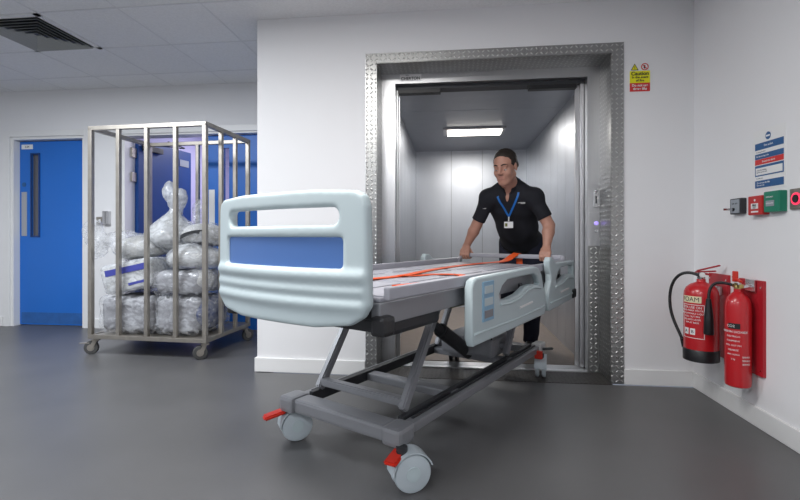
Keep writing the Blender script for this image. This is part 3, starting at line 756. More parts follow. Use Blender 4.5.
f2 = empty('fire_extinguisher', (1.464, 2.528, 0.198), 0, 'slim tall red gas fire extinguisher with black discharge horn', 'fire extinguisher', 'fire extinguishers on the right wall')
R2 = 0.058
MB().lathe([(R2 * .8, 0), (R2 * .96, 0.006), (R2, 0.02), (R2, 0.40), (R2 * .95, 0.43), (R2 * .8, 0.456), (R2 * .5, 0.475), (0.018, 0.485), (0.018, 0.50)], 44).build('cylinder', 'red', f2, 40)
brass = mat('brass', (0.55, 0.40, 0.15), 0.3, 1.0); M['brass'] = brass
MB().lathe([(0.015, 0.495), (0.018, 0.505), (0.015, 0.512), (0.015, 0.53)], 20).box(-0.012, 0.012, -0.03, 0.03, 0.505, 0.525, 0.003).build('valve', 'brass', f2, 40)
MB().bar((-0.01, -0.03, 0.528), (0.0, 0.05, 0.515), 0.016, 0.008).build('carry_handle', 'bright_steel', f2)
MB().bar((-0.005, -0.035, 0.538), (-0.005, 0.03, 0.560), 0.02, 0.008).box(-0.016, 0.004, 0.0, 0.022, 0.535, 0.59, 0.004).build('squeeze_lever', 'pedal', f2)
MB().bar((0.0, 0.0, 0.51), (0.065, 0.0, 0.52), 0.05, 0.012).box(0.055, 0.066, -0.035, 0.035, 0.49, 0.55, 0.002).build('wall_bracket', 'bright_steel', f2)
hp = bez((-0.005, 0.025, 0.515), (-0.03, 0.11, 0.53), (-0.07, 0.135, 0.53), (-0.075, 0.125, 0.43), 16)
MB().tube(hp, 0.0075).build('hose', 'black', f2, 60)
MB().lathe([(0.012, 0), (0.014, 0.02), (0.022, 0.10), (0.025, 0.19), (0.022, 0.195)], 24, T(-0.075, 0.125, 0.43) @ Matrix.Rotation(PI, 4, 'X')).build('discharge_horn', 'black', f2, 40)
A2 = 232
wrap('black_label', R2, A2 - 34, A2 + 18, 0.300, 0.328, 'black', f2); wraptext('CO2', R2 + .001, A2 - 22, 0.314, 0.018, 'white', f2)
for i, s in enumerate(('CARBON DIOXIDE', 'ELECTRICAL', 'EQUIPMENT', 'PULL OUT PIN', 'SQUEEZE', 'AIM HORN', '2 kg')):
    wraptext(s, R2, A2 - 12, 0.285 - i * 0.023, 0.011 if i else 0.015, 'white', f2)
for i in range(3): wraptext('SERVICE', R2, A2 + 45, 0.16 - i * .018, 0.011, 'white', f2)

# ================================================================== linen cage trolley
tg = empty('cage_trolley', (-2.409, 3.726, 0), math.radians(-2.75), 'tall open steel bar cage trolley on castors full of bagged linen', 'trolley')
TW, TD, TB, TT, PR = 0.508, 0.340, 0.150, 1.865, 0.017
def post(x, y, r=PR, name='upright_bar'): return MB().box(x - r, x + r, y - r, y + r, TB + PR, TT - PR, 0.003).build(name, 'cage', tg)
for x in (-TW, TW):
    for y in (-TD, TD): post(x, y, name='corner_post')
for k in (1, 2, 3): post(-TW + k * TW / 2, -TD, 0.0155)
for y in (-TD / 3, TD / 3): post(TW, y, 0.0155)
post(0.0, TD, 0.0155)
for nm, z in (('top_rail', TT - PR), ('bottom_rail', TB)):
    for x in (-TW, TW): MB().box(x - PR, x + PR, -TD + PR, TD - PR, z - PR, z + PR, 0.003).build(nm, 'cage', tg)
    for y in (-TD, TD): MB().box(-TW - PR, TW + PR, y - PR, y + PR, z - PR, z + PR, 0.003).build(nm, 'cage', tg)
MB().box(-TW + .015, TW - .015, -TD + .015, TD - .015, TB + 0.004, TB + 0.012).build('base_tray', 'cage', tg)
def castor(parent, x, y, ang, R=0.055, top=0.135, tyre='rubber', forkm='cage', pedal=None, w_=0.03, brake=False):
    c = empty('castor', (x, y, 0)); c.parent = parent; c.rotation_euler.z = ang
    off = 0.035
    MB().lathe([(R * .55, -w_ / 2 - .002), (R * .93, -w_ / 2), (R, -w_ * .3), (R, w_ * .3), (R * .93, w_ / 2), (R * .55, w_ / 2 + .002)], 32, T(off, 0, R) @ Matrix.Rotation(PI / 2, 4, 'X')).build('wheel', tyre, c, 40)
    MB().lathe([(R * .5, -w_ / 2 - .004), (R * .5, w_ / 2 + .004)], 24, T(off, 0, R) @ Matrix.Rotation(PI / 2, 4, 'X')).build('wheel_hub', forkm, c, 40)
    mb = MB()
    for s_ in (-1, 1):
        mb.bar((off, s_ * (w_ / 2 + .006), R - 0.012), (0.0, s_ * (w_ / 2 + .006), top - 0.018), 0.004, 0.03)
    mb.box(-0.03, 0.03, -w_ / 2 - .01, w_ / 2 + .01, top - 0.022, top - 0.012, 0.002).cyl((0, 0, top - .014), (0, 0, top), 0.022)
    mb.build('fork', forkm, c)
    if brake: MB().box(off + .01, off + 0.085, -0.018, 0.018, R + 0.035, R + 0.042, 0.002).bar((off + .01, 0, R + .038), (0.0, 0, R + .055), 0.03, 0.006).build('brake_pedal', forkm, c)
    return c
castor(tg, -TW + .02, -TD + .03, math.radians(200), brake=True)
castor(tg, TW - .02, -TD + .03, math.radians(215))
castor(tg, TW - .02, TD - .03, math.radians(60)); castor(tg, -TW + .02, TD - .03, math.radians(120))

# bags: full, tied or lying sacks in the cage's own frame, each a thing of its own, pressed flat against its neighbours
TANG = math.radians(-2.75); TROT = Matrix.Rotation(TANG, 3, 'Z'); TC = Vector((-2.409, 3.726, 0))
laid = []
def bag(label, cat, parts, film_m, inner, seed, amp=0.007, freq=22, shrink=0.018, name='laundry_bag'):
    lo = np.array([1e9] * 3); hi = -lo
    for p in parts:
        for c in (p[1], p[2] if p[0] == 'cone' else p[1]):
            m = max(p[3], p[4]) if p[0] == 'cone' else np.array(p[2])
            lo = np.minimum(lo, np.array(c) - m); hi = np.maximum(hi, np.array(c) + m)
    base = np.array(((lo[0] + hi[0]) / 2, (lo[1] + hi[1]) / 2, lo[2])); org = TROT @ Vector(base)
    root = empty(name, (org.x + TC.x, org.y + TC.y, org.z), TANG, label, cat, 'bagged laundry in the cage trolley')
    def put(S, p, g, k, mode='add', fr=None):
        if p[0] == 'cone': S.cone(p[1], p[2], max(p[3] + g, .01), max(p[4] + g, .008), k, mode)
        elif p[0] == 'box':
            a = math.radians(p[4]) if len(p) > 4 else 0
            S.box(p[1], np.array(p[2]) + g, ((math.cos(a), 0, math.sin(a)), (0, 1, 0), (-math.sin(a), 0, math.cos(a))), p[3], k, mode)
        elif p[0] == 'ell': S.ell(p[1], np.array(p[2]) + g, None, k, mode)
    def make(g, am, fr, sd, nm, m, only=None):
        S = SDF(lo - 0.04, hi + 0.04, 0.010)
        for i, p in enumerate(parts):
            if only is None or i in only: put(S, p, g, 0.05)
        S.ripple(am, fr, sd).ripple(am * 0.35, fr * 3.2, sd + 50)
        for p in laid: put(S, p, 0.007 - g, 0.0, 'cut')
        return S.mesh(nm, m, root, base, 1)
    f_ = make(0, amp, freq, seed, 'plastic_film', film_m)
    for q, (idx, m, nm) in enumerate(inner): make(-shrink - .004 * q, amp * .7, freq * .7, seed + 9, nm, m, idx)
    laid.extend(parts); return root, f_
def print_on(bagpair, y0, pts, width, m, nm):
    """a printed band laid on the front of a sack, following its surface"""
    root, f_ = bagpair; inv = root.location; out_ = []
    for x, z in pts:
        c = TROT.inverted() @ (root.location - TC); o = Vector((x - c.x, -1.0, z - c.z))
        ok, loc, nn, _ = f_.ray_cast(o, Vector((0, 1, 0)))
        if ok: out_.append(tuple(loc + Vector((0, -0.0025, 0))))
    if len(out_) > 2: MB().ribbon(out_, width, 0.0012, (0, 0, 1)).build(nm, m, f_, 60)
bag('wide grey boxy linen bag filling the bottom left of the cage', 'laundry bag', [('box', (-0.232, -0.04, 0.325), (0.252, 0.275, 0.155), 0.06)], 'film', [([0], 'cloth_grey', 'folded_linen')], 3)
bR = bag('grey and dark blue linen bag at the bottom right of the cage', 'laundry bag', [('box', (0.215, -0.04, 0.325), (0.20, 0.275, 0.155), 0.06), ('ell', (0.40, -0.08, 0.33), (0.085, 0.22, 0.15))], 'film', [([0], 'cloth_grey', 'folded_linen'), ([1], 'cloth_dark', 'dark_linen')], 5)
pk = bag('white package with indigo printed stripe on the bottom left bag', 'package', [('box', (-0.235, -0.08, 0.635), (0.235, 0.21, 0.125), 0.035, 11)], 'film_white', [([0], 'cloth_pale', 'wrapped_linen')], 8, amp=0.004)
print_on(pk, 0, [(-0.42 + 0.03 * i, 0.655 + 0.0062 * i) for i in range(14)], 0.050, 'print_blue', 'printed_stripe')
print_on(pk, 0, [(-0.20 + 0.025 * i, 0.575 + 0.006 * i) for i in range(8)], 0.020, 'print_blue', 'printed_line')
bag('silvery grey bag lying in the middle right of the cage', 'laundry bag', [('box', (0.215, -0.07, 0.585), (0.225, 0.235, 0.115), 0.07), ('ell', (0.37, -0.16, 0.60), (0.115, 0.14, 0.115))], 'film', [([0], 'cloth_grey', 'folded_linen'), ([1], 'cloth_pale', 'pale_linen')], 12)
bag('cream linen bag above the silvery bag, cage right side', 'laundry bag', [('ell', (0.26, -0.09, 0.78), (0.23, 0.22, 0.125)), ('ell', (0.30, -0.20, 0.78), (0.12, 0.09, 0.08))], 'film_white', [([0], 'cloth_pale', 'pale_linen'), ([1], 'cloth_cream', 'cream_linen')], 15)
bag('crumpled clear sack bulging out through the cage left side', 'laundry bag', [('ell', (-0.27, -0.06, 0.86), (0.22, 0.23, 0.125)), ('cone', (-0.40, -0.12, 0.92), (-0.53, -0.17, 0.95), 0.10, 0.05), ('ell', (-0.615, -0.19, 0.985), (0.075, 0.09, 0.115)), ('ell', (-0.585, -0.18, 0.845), (0.065, 0.08, 0.075))], 'film', [([0], 'cloth_pale', 'pale_linen')], 18, amp=0.010, freq=30)
bag('tall knotted pale sack standing topmost in the cage', 'laundry bag', [('ell', (-0.04, 0.02, 0.97), (0.225, 0.21, 0.155)), ('cone', (-0.03, 0.02, 1.02), (0.0, 0.02, 1.205), 0.15, 0.038), ('cone', (0.0, 0.02, 1.205), (-0.01, 0.02, 1.25), 0.030, 0.05), ('ell', (-0.055, 0.01, 1.37), (0.055, 0.05, 0.085)), ('ell', (0.035, 0.02, 1.31), (0.08, 0.06, 0.085))], 'film_white', [([0, 1], 'cloth_pale', 'pale_linen')], 22, amp=0.008, freq=34)
sk = bag('pale sack with dark grey stripe leaning at the cage right side', 'laundry bag', [('ell', (0.28, 0.0, 0.97), (0.20, 0.22, 0.125)), ('cone', (0.20, 0.03, 1.05), (0.23, 0.04, 1.16), 0.08, 0.03), ('ell', (0.22, 0.03, 1.21), (0.06, 0.05, 0.08))], 'film', [([0], 'cloth_pale', 'pale_linen')], 27, amp=0.008, freq=30)
print_on(sk, 0, [(0.14 + 0.025 * i, 0.93 + 0.075 * math.sin(0.16 * i)) for i in range(12)], 0.032, 'beddark', 'dark_stripe')

# ================================================================== hospital bed
BA = math.radians(28.67)
bed = empty('hospital_bed', (-0.077, 2.655, 0), PI / 2 - BA, 'large pale grey hospital bed with raised platform rolling out of the lift', 'bed')
# local frame: +x towards the lift, -y towards the right side (viewer's side), castors on z = 0
HL, HW = 0.82, 0.30
mb = MB()
for s_, nm in ((-1, 0), (1, 0)):
    y = s_ * HW
    MB().box(-HL, HL + .03, y - 0.026, y + 0.026, 0.170, 0.212, 0.008).build('base_rail', 'bedgrey', bed)
    MB().box(-HL + .06, HL - .02, y - s_ * 0.040 - 0.012, y - s_ * 0.040 + 0.012, 0.175, 0.226, 0.004).build('rail_channel', 'beddark', bed)
    MB().box(-HL + .10, HL - .02, y - s_ * 0.006 - 0.006, y - s_ * 0.006 + 0.006, 0.211, 0.219, 0.002).build('rail_strip', 'beddark', bed)
    MB().box(HL - 0.02, HL + 0.10, y - 0.034, y + 0.034, 0.168, 0.228, 0.012).build('rail_end_cap', 'white', bed)
    MB().box(-HL - 0.065, -HL + 0.05, y - 0.045, y + 0.045, 0.155, 0.228, 0.018).build('corner_cover', 'bedgrey', bed)
MB().box(-HL - 0.05, -HL + 0.045, -HW + .04, HW - .04, 0.160, 0.222, 0.014).build('front_beam', 'bedgrey', bed)
MB().box(HL - 0.06, HL + 0.02, -HW + .03, HW - .03, 0.165, 0.215, 0.010).build('rear_beam', 'bedgrey', bed)
MB().box(-0.35, -0.28, -HW, HW, 0.175, 0.215, 0.008).build('cross_member', 'bedgrey', bed)
MB().box(0.36, 0.43, -HW, HW, 0.175, 0.215, 0.008).build('cross_member', 'bedgrey', bed)
def bed_castor(x, y, ang, tyre='wheel'):
    c = empty('castor', (x, y, 0)); c.parent = bed; c.rotation_euler.z = ang
    for s_ in (-1, 1):
        MB().lathe([(0.02, -0.012), (0.060, -0.014), (0.071, -0.010), (0.074, 0), (0.071, 0.010), (0.060, 0.014), (0.02, 0.012)], 32, T(0.035, s_ * 0.022, 0.074) @ Matrix.Rotation(PI / 2, 4, 'X')).build('wheel', tyre, c, 40)
        MB().lathe([(0.028, -0.016), (0.028, 0.016)], 24, T(0.035, s_ * 0.022, 0.074) @ Matrix.Rotation(PI / 2, 4, 'X')).build('wheel_hub', 'abs' if tyre == 'wheel' else 'beddark', c, 40)
    hood = MB(); prof = []
    bm = bmesh.new(); n = 14
    rows = []
    for i in range(n + 1):
        a = math.radians(20 + 160 * i / n)
        rows.append([bm.verts.new((0.035 + rr * math.cos(a), yy, 0.074 + rr * math.sin(a))) for rr, yy in ((0.082, -0.040), (0.082, 0.040), (0.077, 0.040), (0.077, -0.040))])
    for p, q in zip(rows, rows[1:]):
        for k in range(4): bm.faces.new((p[k], p[(k + 1) % 4], q[(k + 1) % 4], q[k]))
    bm.faces.new(rows[0]); bm.faces.new(list(reversed(rows[-1])))
    hood.add(bm); hood.build('wheel_hood', 'wheel' if tyre == 'wheel' else 'beddark', c, 40)
    MB().cyl((0, 0, 0.13), (0, 0, 0.17), 0.022).build('swivel_stem', 'beddark', c, 40)
    return c
def pedal(x, y, dx, dy):
    return MB().bar((x, y, 0.150), (x + dx, y + dy, 0.128), 0.055, 0.018, 0.007).build('brake_pedal', 'pedal', bed)
bed_castor(-HL - .055, -0.350, math.radians(-36)); bed_castor(-HL - .01, 0.335, math.radians(-30))
bed_castor(HL - .02, -0.335, math.radians(17)); bed_castor(HL - .02, 0.335, math.radians(20), 'beddark')
pedal(-HL - 0.03, -0.335, -0.10, -0.01); pedal(-HL - 0.03, 0.335, -0.09, 0.05); MB().box(HL - 0.075, HL - .045, -0.36, -0.31, 0.140, 0.195, 0.008).build('brake_pedal', 'pedal', bed); MB().bar((HL, -0.34, 0.195), (HL + 0.02, -0.41, 0.205), 0.03, 0.014, 0.005).build('brake_lever', 'beddark', bed)
# lifting arms
for s_ in (-1, 1):
    MB().bar((-0.72, s_ * 0.245, 0.235), (-0.42, s_ * 0.245, 0.66), 0.045, 0.034, 0.006, up=(0, 1, 0)).build('lift_arm', 'bedgrey', bed)
    MB().bar((0.40, s_ * 0.245, 0.225), (0.70, s_ * 0.245, 0.66), 0.045, 0.034, 0.006, up=(0, 1, 0)).build('lift_arm', 'bedgrey', bed)
MB().bar((-0.70, -0.245, 0.265), (-0.70, 0.245, 0.265), 0.045, 0.035, 0.006).build('arm_brace', 'bedgrey', bed)
MB().bar((0.44, -0.245, 0.275), (0.44, 0.245, 0.275), 0.045, 0.035, 0.006).build('arm_brace', 'bedgrey', bed)
MB().cyl((0.30, 0.0, 0.26), (-0.30, 0.0, 0.60), 0.028).cyl((0.40, 0, 0.205), (0.02, 0, 0.42), 0.042).build('lift_actuator', 'beddark', bed, 40)
MB().box(0.30, 0.62, -0.20, 0.16, 0.215, 0.33, 0.02).build('motor_box', 'bedgrey', bed)
mbc = MB().tube(bez((-0.05, -0.2, 0.60), (0.05, -0.2, 0.35), (0.2, -0.2, 0.55), (0.35, -0.18, 0.30)), 0.006); mbc.build('power_cable', 'black', bed, 60)
# deck frame and platform
for s_ in (-1, 1):
    MB().box(-1.08, 1.03, s_ * 0.385 - 0.02, s_ * 0.385 + 0.02, 0.665, 0.742, 0.006).build('deck_rail', 'bedgrey', bed)
    MB().box(-1.06, 1.03, s_ * 0.415 - 0.012, s_ * 0.415 + 0.012, 0.750, 0.795, 0.006).build('deck_edge_rail', 'deck', bed)
for x in (-1.03, -0.42, 0.2, 0.70, 0.98): MB().box(x - 0.025, x + 0.025, -0.37, 0.37, 0.675, 0.73, 0.004).build('deck_cross_bar', 'beddark', bed)
for a, b in ((-1.07, -0.62), (-0.605, -0.20), (-0.185, 0.22), (0.235, 1.02)):
    mb = MB().box(a, b, -0.395, 0.395, 0.742, 0.758, 0.006)
    n = 4
    for i in range(n):
        yy = -0.30 + i * 0.2
        mb.box(a + 0.03, b - 0.03, yy - 0.085, yy + 0.085, 0.757, 0.7615, 0.004)
    mb.build('platform_panel', 'deck', bed)
MB().box(-0.52, -0.12, -0.37, -0.16, 0.650, 0.672, 0.004).build('under_panel', 'olive', bed)
MB().box(-0.95, -0.60, -0.36, 0.30, 0.60, 0.665, 0.02).build('control_box', 'beddark', bed)
# push bar at the lift end
BXX = 1.085
MB().box(BXX - 0.015, BXX + 0.015, -0.40, 0.40, 0.799, 0.831, 0.007).build('push_bar', 'deck', bed, 40)
for s_ in (-1, 1):
    MB().tube([(1.00, s_ * 0.405, 0.775), (1.05, s_ * 0.412, 0.79), (BXX, s_ * 0.405, 0.815)], 0.018).build('push_bar_bracket', 'deck', bed, 60)
# headboard at the leading end: local XY of the plate = (across, up)
def bow(amount, half):
    def f(c):
        t = min(1, abs(c.x) / half); return (c.x, c.y, c.z - amount * (1 - t * t))
    return f
HB = Matrix(((0, 0, 1, -1.13), (-1, 0, 0, 0), (0, 1, 0, 0), (0, 0, 0, 1)))   # plate x -> -y (viewer's right), plate z -> +x
def poly_d(px, py, pts):
    """signed distance to a closed polygon, negative inside"""
    d = np.full(np.broadcast(px, py).shape, 1e9); sg = np.ones_like(d)
    for (ax_, ay_), (bx_, by_) in zip(pts, pts[1:] + pts[:1]):
        ex, ey = bx_ - ax_, by_ - ay_; wx, wy = px - ax_, py - ay_
        t = np.clip((wx * ex + wy * ey) / (ex * ex + ey * ey), 0, 1)
        d = np.minimum(d, (wx - ex * t) ** 2 + (wy - ey * t) ** 2)
        c1, c2, c3 = py >= ay_, py < by_, ex * wy > ey * wx
        sg = np.where((c1 & c2 & c3) | (~c1 & ~c2 & ~c3), -sg, sg)
    return sg * np.sqrt(d)
def bowed(name, m, parent, outline, holes, th, x_mid, amount, half, rr, h=0.0065, ridges=()):
    """moulded board standing across the bed, bowed forward; outline in (across, up)"""
    S = SDF((x_mid - amount - 0.06, -0.46, 0.60), (x_mid + 0.06, 0.46, 1.18), h)
    x, y, z = np.meshgrid(*S.ax, indexing='ij', sparse=True)
    A = -y[0]; Z_ = z[0]
    d2 = poly_d(A, Z_, outline)
    for hh in holes: d2 = np.maximum(d2, -poly_d(A, Z_, hh))
    xb = x_mid - amount * (1 - np.minimum(np.abs(y) / half, 1) ** 2)
    a = d2[None] + rr; b = np.abs(x - xb) - th / 2 + rr
    D = np.sqrt(np.maximum(a, 0) ** 2 + np.maximum(b, 0) ** 2) + np.minimum(np.maximum(a, b), 0) - rr
    for zc, rad, hw in ridges:
        q = np.sqrt((x - (xb - th / 2 + rad * 0.3)) ** 2 + ((z - zc) * 0.8) ** 2 + np.maximum(np.abs(y) - hw, 0) ** 2) - rad
        k = 0.012; hh = np.maximum(k - np.abs(D - q), 0) / k; D = np.minimum(D, q) - hh * hh * k * .25
    S.D = D.astype(np.float32)
    return S.mesh(name, m, parent, (0, 0, 0), 2)
outl = [(-0.408, 0.74), (-0.402, 1.07), (-0.392, 1.105), (-0.36, 1.122), (-0.20, 1.130), (0.20, 1.130), (0.36, 1.122), (0.392, 1.105), (0.402, 1.07), (0.408, 0.74), (0.385, 0.70), (0.34, 0.672), (0.20, 0.655), (-0.20, 0.655), (-0.34, 0.672), (-0.385, 0.70)]
hb = bowed('headboard', 'abs', bed, outl, [rrect(-0.30, 0.30, 1.008, 1.068, 0.028, 4), rrect(-0.315, 0.315, 0.858, 0.965, 0.012, 3)], 0.042, -1.13, 0.055, 0.41, 0.012, ridges=((0.835, 0.018, 0.385), (0.785, 0.012, 0.385), (0.738, 0.015, 0.38)))
bowed('headboard_panel', 'panelblue', hb, rrect(-0.325, 0.325, 0.848, 0.975, 0.012, 3), [], 0.020, -1.13, 0.055, 0.41, 0.003)
for s_ in (-1, 1): MB().box(-1.12, -1.04, s_ * 0.30 - 0.02, s_ * 0.30 + 0.02, 0.68, 0.74, 0.005).build('headboard_bracket', 'beddark', bed)
# side rails on the viewer's side: plate x -> +x, plate y -> z
def SR(y): return Matrix(((1, 0, 0, 0), (0, 0, -1, y), (0, 1, 0, 0), (0, 0, 0, 1)))
def side_rail(y, x0, name='side_rail'):
    o_ = [(x0 + .02, 0.492), (x0 + 0.0, 0.53), (x0 + 0.0, 0.745), (x0 + .015, 0.778), (x0 + .05, 0.788), (x0 + 0.80, 0.796), (x0 + 0.87, 0.785), (x0 + 0.925, 0.745), (x0 + 0.965, 0.66), (x0 + 1.00, 0.60), (x0 + 1.00, 0.53), (x0 + 0.975, 0.497)]
    h_ = [(x0 + 0.29, 0.685), (x0 + 0.33, 0.725), (x0 + 0.40, 0.752), (x0 + 0.78, 0.756), (x0 + 0.845, 0.738), (x0 + 0.885, 0.695), (x0 + 0.865, 0.685), (x0 + 0.76, 0.700), (x0 + 0.66, 0.695), (x0 + 0.55, 0.665), (x0 + 0.42, 0.655), (x0 + 0.31, 0.66)]
    r_ = plate(name, [o_, h_], 0.040, 'abs', bed, 0.010, SR(y))
    s_ = -1 if y < 0 else 1
    yo = y + s_ * 0.021
    MB().tube([(x0 + 0.30, yo, 0.640), (x0 + 0.42, yo, 0.632), (x0 + 0.56, yo, 0.642), (x0 + 0.68, yo, 0.672), (x0 + 0.78, yo, 0.678), (x0 + 0.90, yo, 0.665)], 0.007).build('moulded_ridge', 'abs', r_, 60)
    MB().tube([(x0 + 0.02, yo, 0.545), (x0 + 0.5, yo, 0.540), (x0 + 0.975, yo, 0.548)], 0.006).build('moulded_ridge', 'abs', r_, 60)
    MB().bar((x0 + 0.56, yo, 0.592), (x0 + 0.76, yo, 0.600), 0.006, 0.012, 0.002).build('grip_line', 'white', r_)
    MB().box(x0 + 0.10, x0 + 0.22, yo - 0.004, yo + 0.004, 0.585, 0.765, 0.003).build('control_panel', 'absdark', r_)
    for i in range(3): MB().box(x0 + 0.115, x0 + 0.205, yo + s_ * 0.002 - 0.004, yo + s_ * 0.002 + 0.004, 0.60 + i * 0.055, 0.635 + i * 0.055, 0.002).build('control_button', 'bedgrey' if i == 0 else 'abs', r_)
    return r_
side_rail(-0.455, -0.53)
def foot_rail(y):
    o_ = [(0.505, 0.56), (0.53, 0.507), (0.56, 0.502), (1.12, 0.522), (1.135, 0.545), (1.135, 0.775), (1.115, 0.792), (0.70, 0.795), (0.66, 0.806), (0.615, 0.835), (0.565, 0.838), (0.54, 0.815), (0.545, 0.77), (0.575, 0.73), (0.575, 0.69), (0.53, 0.63)]
    h_ = [(0.68, 0.685), (0.73, 0.735), (0.80, 0.762), (1.05, 0.765), (1.085, 0.755), (1.09, 0.70), (1.05, 0.69), (0.95, 0.705), (0.80, 0.675), (0.70, 0.66)]
    r_ = plate('side_rail', [o_, h_], 0.040, 'abs', bed, 0.010, SR(y)); s_ = -1 if y < 0 else 1; yo = y + s_ * 0.021
    MB().tube([(0.66, yo, 0.640), (0.80, yo, 0.652), (0.95, yo, 0.682), (1.10, yo, 0.672)], 0.007).build('moulded_ridge', 'abs', r_, 60)
    MB().tube([(0.55, yo, 0.552), (0.85, yo, 0.556), (1.12, yo, 0.566)], 0.006).build('moulded_ridge', 'abs', r_, 60)
    MB().bar((0.78, yo, 0.600), (0.98, yo, 0.606), 0.006, 0.012, 0.002).build('grip_line', 'white', r_)
    return r_
foot_rail(-0.455)
foot_rail(0.455)
for y in (-1, 1):
    for x in ((-0.28, 0.22, 0.70, 0.98) if y < 0 else (0.70, 0.98)): MB().bar((x, y * 0.40, 0.70), (x, y * 0.436, 0.60), 0.05, 0.02).build('rail_arm', 'beddark', bed)
MB().box(1.06, 1.155, -0.485, -0.445, 0.525, 0.59, 0.012).build('corner_bumper', 'black', bed)
MB().box(-1.10, -1.03, -0.435, -0.375, 0.63, 0.70, 0.015).build('corner_bumper', 'black', bed)
MB().box(-1.10, -1.03, 0.375, 0.435, 0.63, 0.70, 0.015).build('corner_bumper', 'black', bed)

# orange webbing straps lying over the platform
def bedpt(x, y, z):
    c, s_ = math.cos(PI / 2 - BA), math.sin(PI / 2 - BA); return (-0.077 + c * x - s_ * y, 2.655 + s_ * x + c * y, z)
def smoothpts(P_, n=8):
    out = []; P_ = [P_[0]] + P_ + [P_[-1]]
    for i in range(1, len(P_) - 2):
        for j in range(n):
            t = j / n; out.append(tuple(0.5 * ((2 * b) + (-a + c) * t + (2 * a - 5 * b + 4 * c - d) * t * t + (-a + 3 * b - 3 * c + d) * t ** 3) for a, b, c, d in zip(*P_[i - 1:i + 3])))
    out.append(P_[-2]); return out
def strap_obj(pts, label, w_=0.045):
    base = bedpt(*pts[0]); o = empty('strap', base, PI / 2 - BA, label, 'strap', 'orange straps on the bed platform')
    loc = [(p[0] - pts[0][0], p[1] - pts[0][1], p[2] - pts[0][2]) for p in pts]
    MB().ribbon(smoothpts(loc), w_, 0.004, (0, 1, 0) if w_ < 1 else (1, 0, 0)).build('webbing', 'strap', o, 60)
    return o
Z0 = 0.7655
strap_obj([(-0.68, 0.05, Z0), (-0.40, 0.0, Z0), (0.05, 0.085, Z0), (0.45, 0.13, Z0), (0.80, 0.10, Z0 + .004), (1.00, 0.02, Z0 + .012), (1.06, -0.04, 0.82), (1.085, -0.06, 0.836), (1.115, -0.065, 0.815), (1.115, -0.07, 0.74)], 'long orange strap running along the bed and over its push bar', 0.05)
strap_obj([(-0.78, -0.25, Z0), (-0.62, -0.28, Z0), (-0.42, -0.30, Z0), (-0.22, -0.27, Z0), (-0.14, -0.19, Z0), (-0.20, -0.09, Z0), (-0.32, -0.06, Z0), (-0.42, -0.02, Z0 + .006)], 'short curled orange strap lying on the near side of the bed', 0.04)

# ================================================================== the porter
def V3(*a): return np.array(a, float)
def nrm(v): return v / np.linalg.norm(v)
PB = V3(0.60, 4.03, 0)                       # base point between the feet
PEL = V3(0.595, 4.03, 0.925); NECK = V3(0.450, 3.645, 1.355)
up_t = nrm(NECK - PEL); side = nrm(V3(0.93, -0.36, 0.0)); fwd = nrm(np.cross(up_t, side)); 
if fwd[1] > 0: fwd = -fwd
side = nrm(np.cross(fwd, up_t)); side = side if side[0] > 0 else -side
FR = (side, fwd, up_t)
def tl(s_, f_, u_): return PEL + side * s_ + fwd * f_ + up_t * u_
TL = np.linalg.norm(NECK - PEL)
SHR = V3(0.292, 3.700, 1.276); SHL = V3(0.624, 3.598, 1.272)
bc, bs = math.cos(PI / 2 - BA), math.sin(PI / 2 - BA)
Lw = V3(bc, bs, 0); Pw = V3(bs, -bc, 0)      # along the bed to the lift, across to the viewer's right
BAR0 = V3(*bedpt(BXX, 0, 0.815))
HR = BAR0 - Pw * 0.375; HLd = BAR0 + Pw * 0.285
WRR = HR + V3(0.0, 0.035, 0.072) + Pw * 0.005; WRL = HLd + V3(0.010, 0.035, 0.072)
ELR = V3(0.200, 3.765, 1.060); ELL = V3(0.735, 3.575, 1.050)
HC = V3(0.400, 3.520, 1.492)                 # head centre
ya, pi_ = math.radians(30), math.radians(18)
hf = V3(-math.sin(ya) * math.cos(pi_), -math.cos(ya) * math.cos(pi_), -math.sin(pi_))
hs = nrm(np.cross(hf, V3(0, 0, 1)));  hs = -hs if hs[0] < 0 else hs        # towards picture right (his left)
hu = nrm(np.cross(hs, hf)); hu = hu if hu[2] > 0 else -hu
HS_ = 1.06
def hp_(f_, s_, u_): return HC + (hf * f_ + hs * s_ + hu * u_) * HS_
HF = (hf, hs, hu)
KNR = V3(0.50, 4.02, 0.50); ANR = V3(0.485, 4.20, 0.085); KNL = V3(0.70, 3.98, 0.50); ANL = V3(0.680, 4.08, 0.085)
HIR = tl(-0.095, 0, -0.03); HIL = tl(0.095, 0, -0.03)

def torso(S, g=0.0, k=0.05, legs=False):
    S.ell(tl(0, 0.005, 0.02), (0.168 + g, 0.125 + g, 0.135 + g), FR, k)
    S.ell(tl(0, 0.025, 0.20), (0.163 + g, 0.130 + g, 0.20 + g), FR, k)
    S.ell(tl(0, 0.010, 0.40), (0.165 + g, 0.118 + g, 0.165 + g), FR, k)
    S.cone(SHR, SHL, 0.050 + g, 0.050 + g, k)
    for sh in (SHR, SHL): S.cone(NECK + V3(0, 0, 0.010) - fwd * 0.02, sh + up_t * -0.005, 0.056 + g, 0.048 + g, k * .6); S.cone(sh, tl(0.10 * (1 if sh is SHL else -1), 0, 0.30), 0.050 + g, 0.07 + g, k * .6)
def arm(S, sh, el, wr, g=0.0, k=0.02):
    S.ball(sh, 0.051 + g, k); m_ = sh + (el - sh) * 0.55
    S.cone(sh, m_, 0.050 + g, 0.047 + g, k); S.cone(m_, el, 0.051 + g, 0.041 + g, k)
    q = el + (wr - el) * 0.3
    S.cone(el, q, 0.040 + g, 0.043 + g, k); S.cone(q, wr, 0.043 + g, 0.028 + g, k)
LO = np.array((0.0, 3.36, 0.0)); HI = np.array((0.95, 4.38, 1.66))
S = SDF((-0.02, 3.33, 0.03), (0.96, 4.36, 1.66), 0.0052)
torso(S)
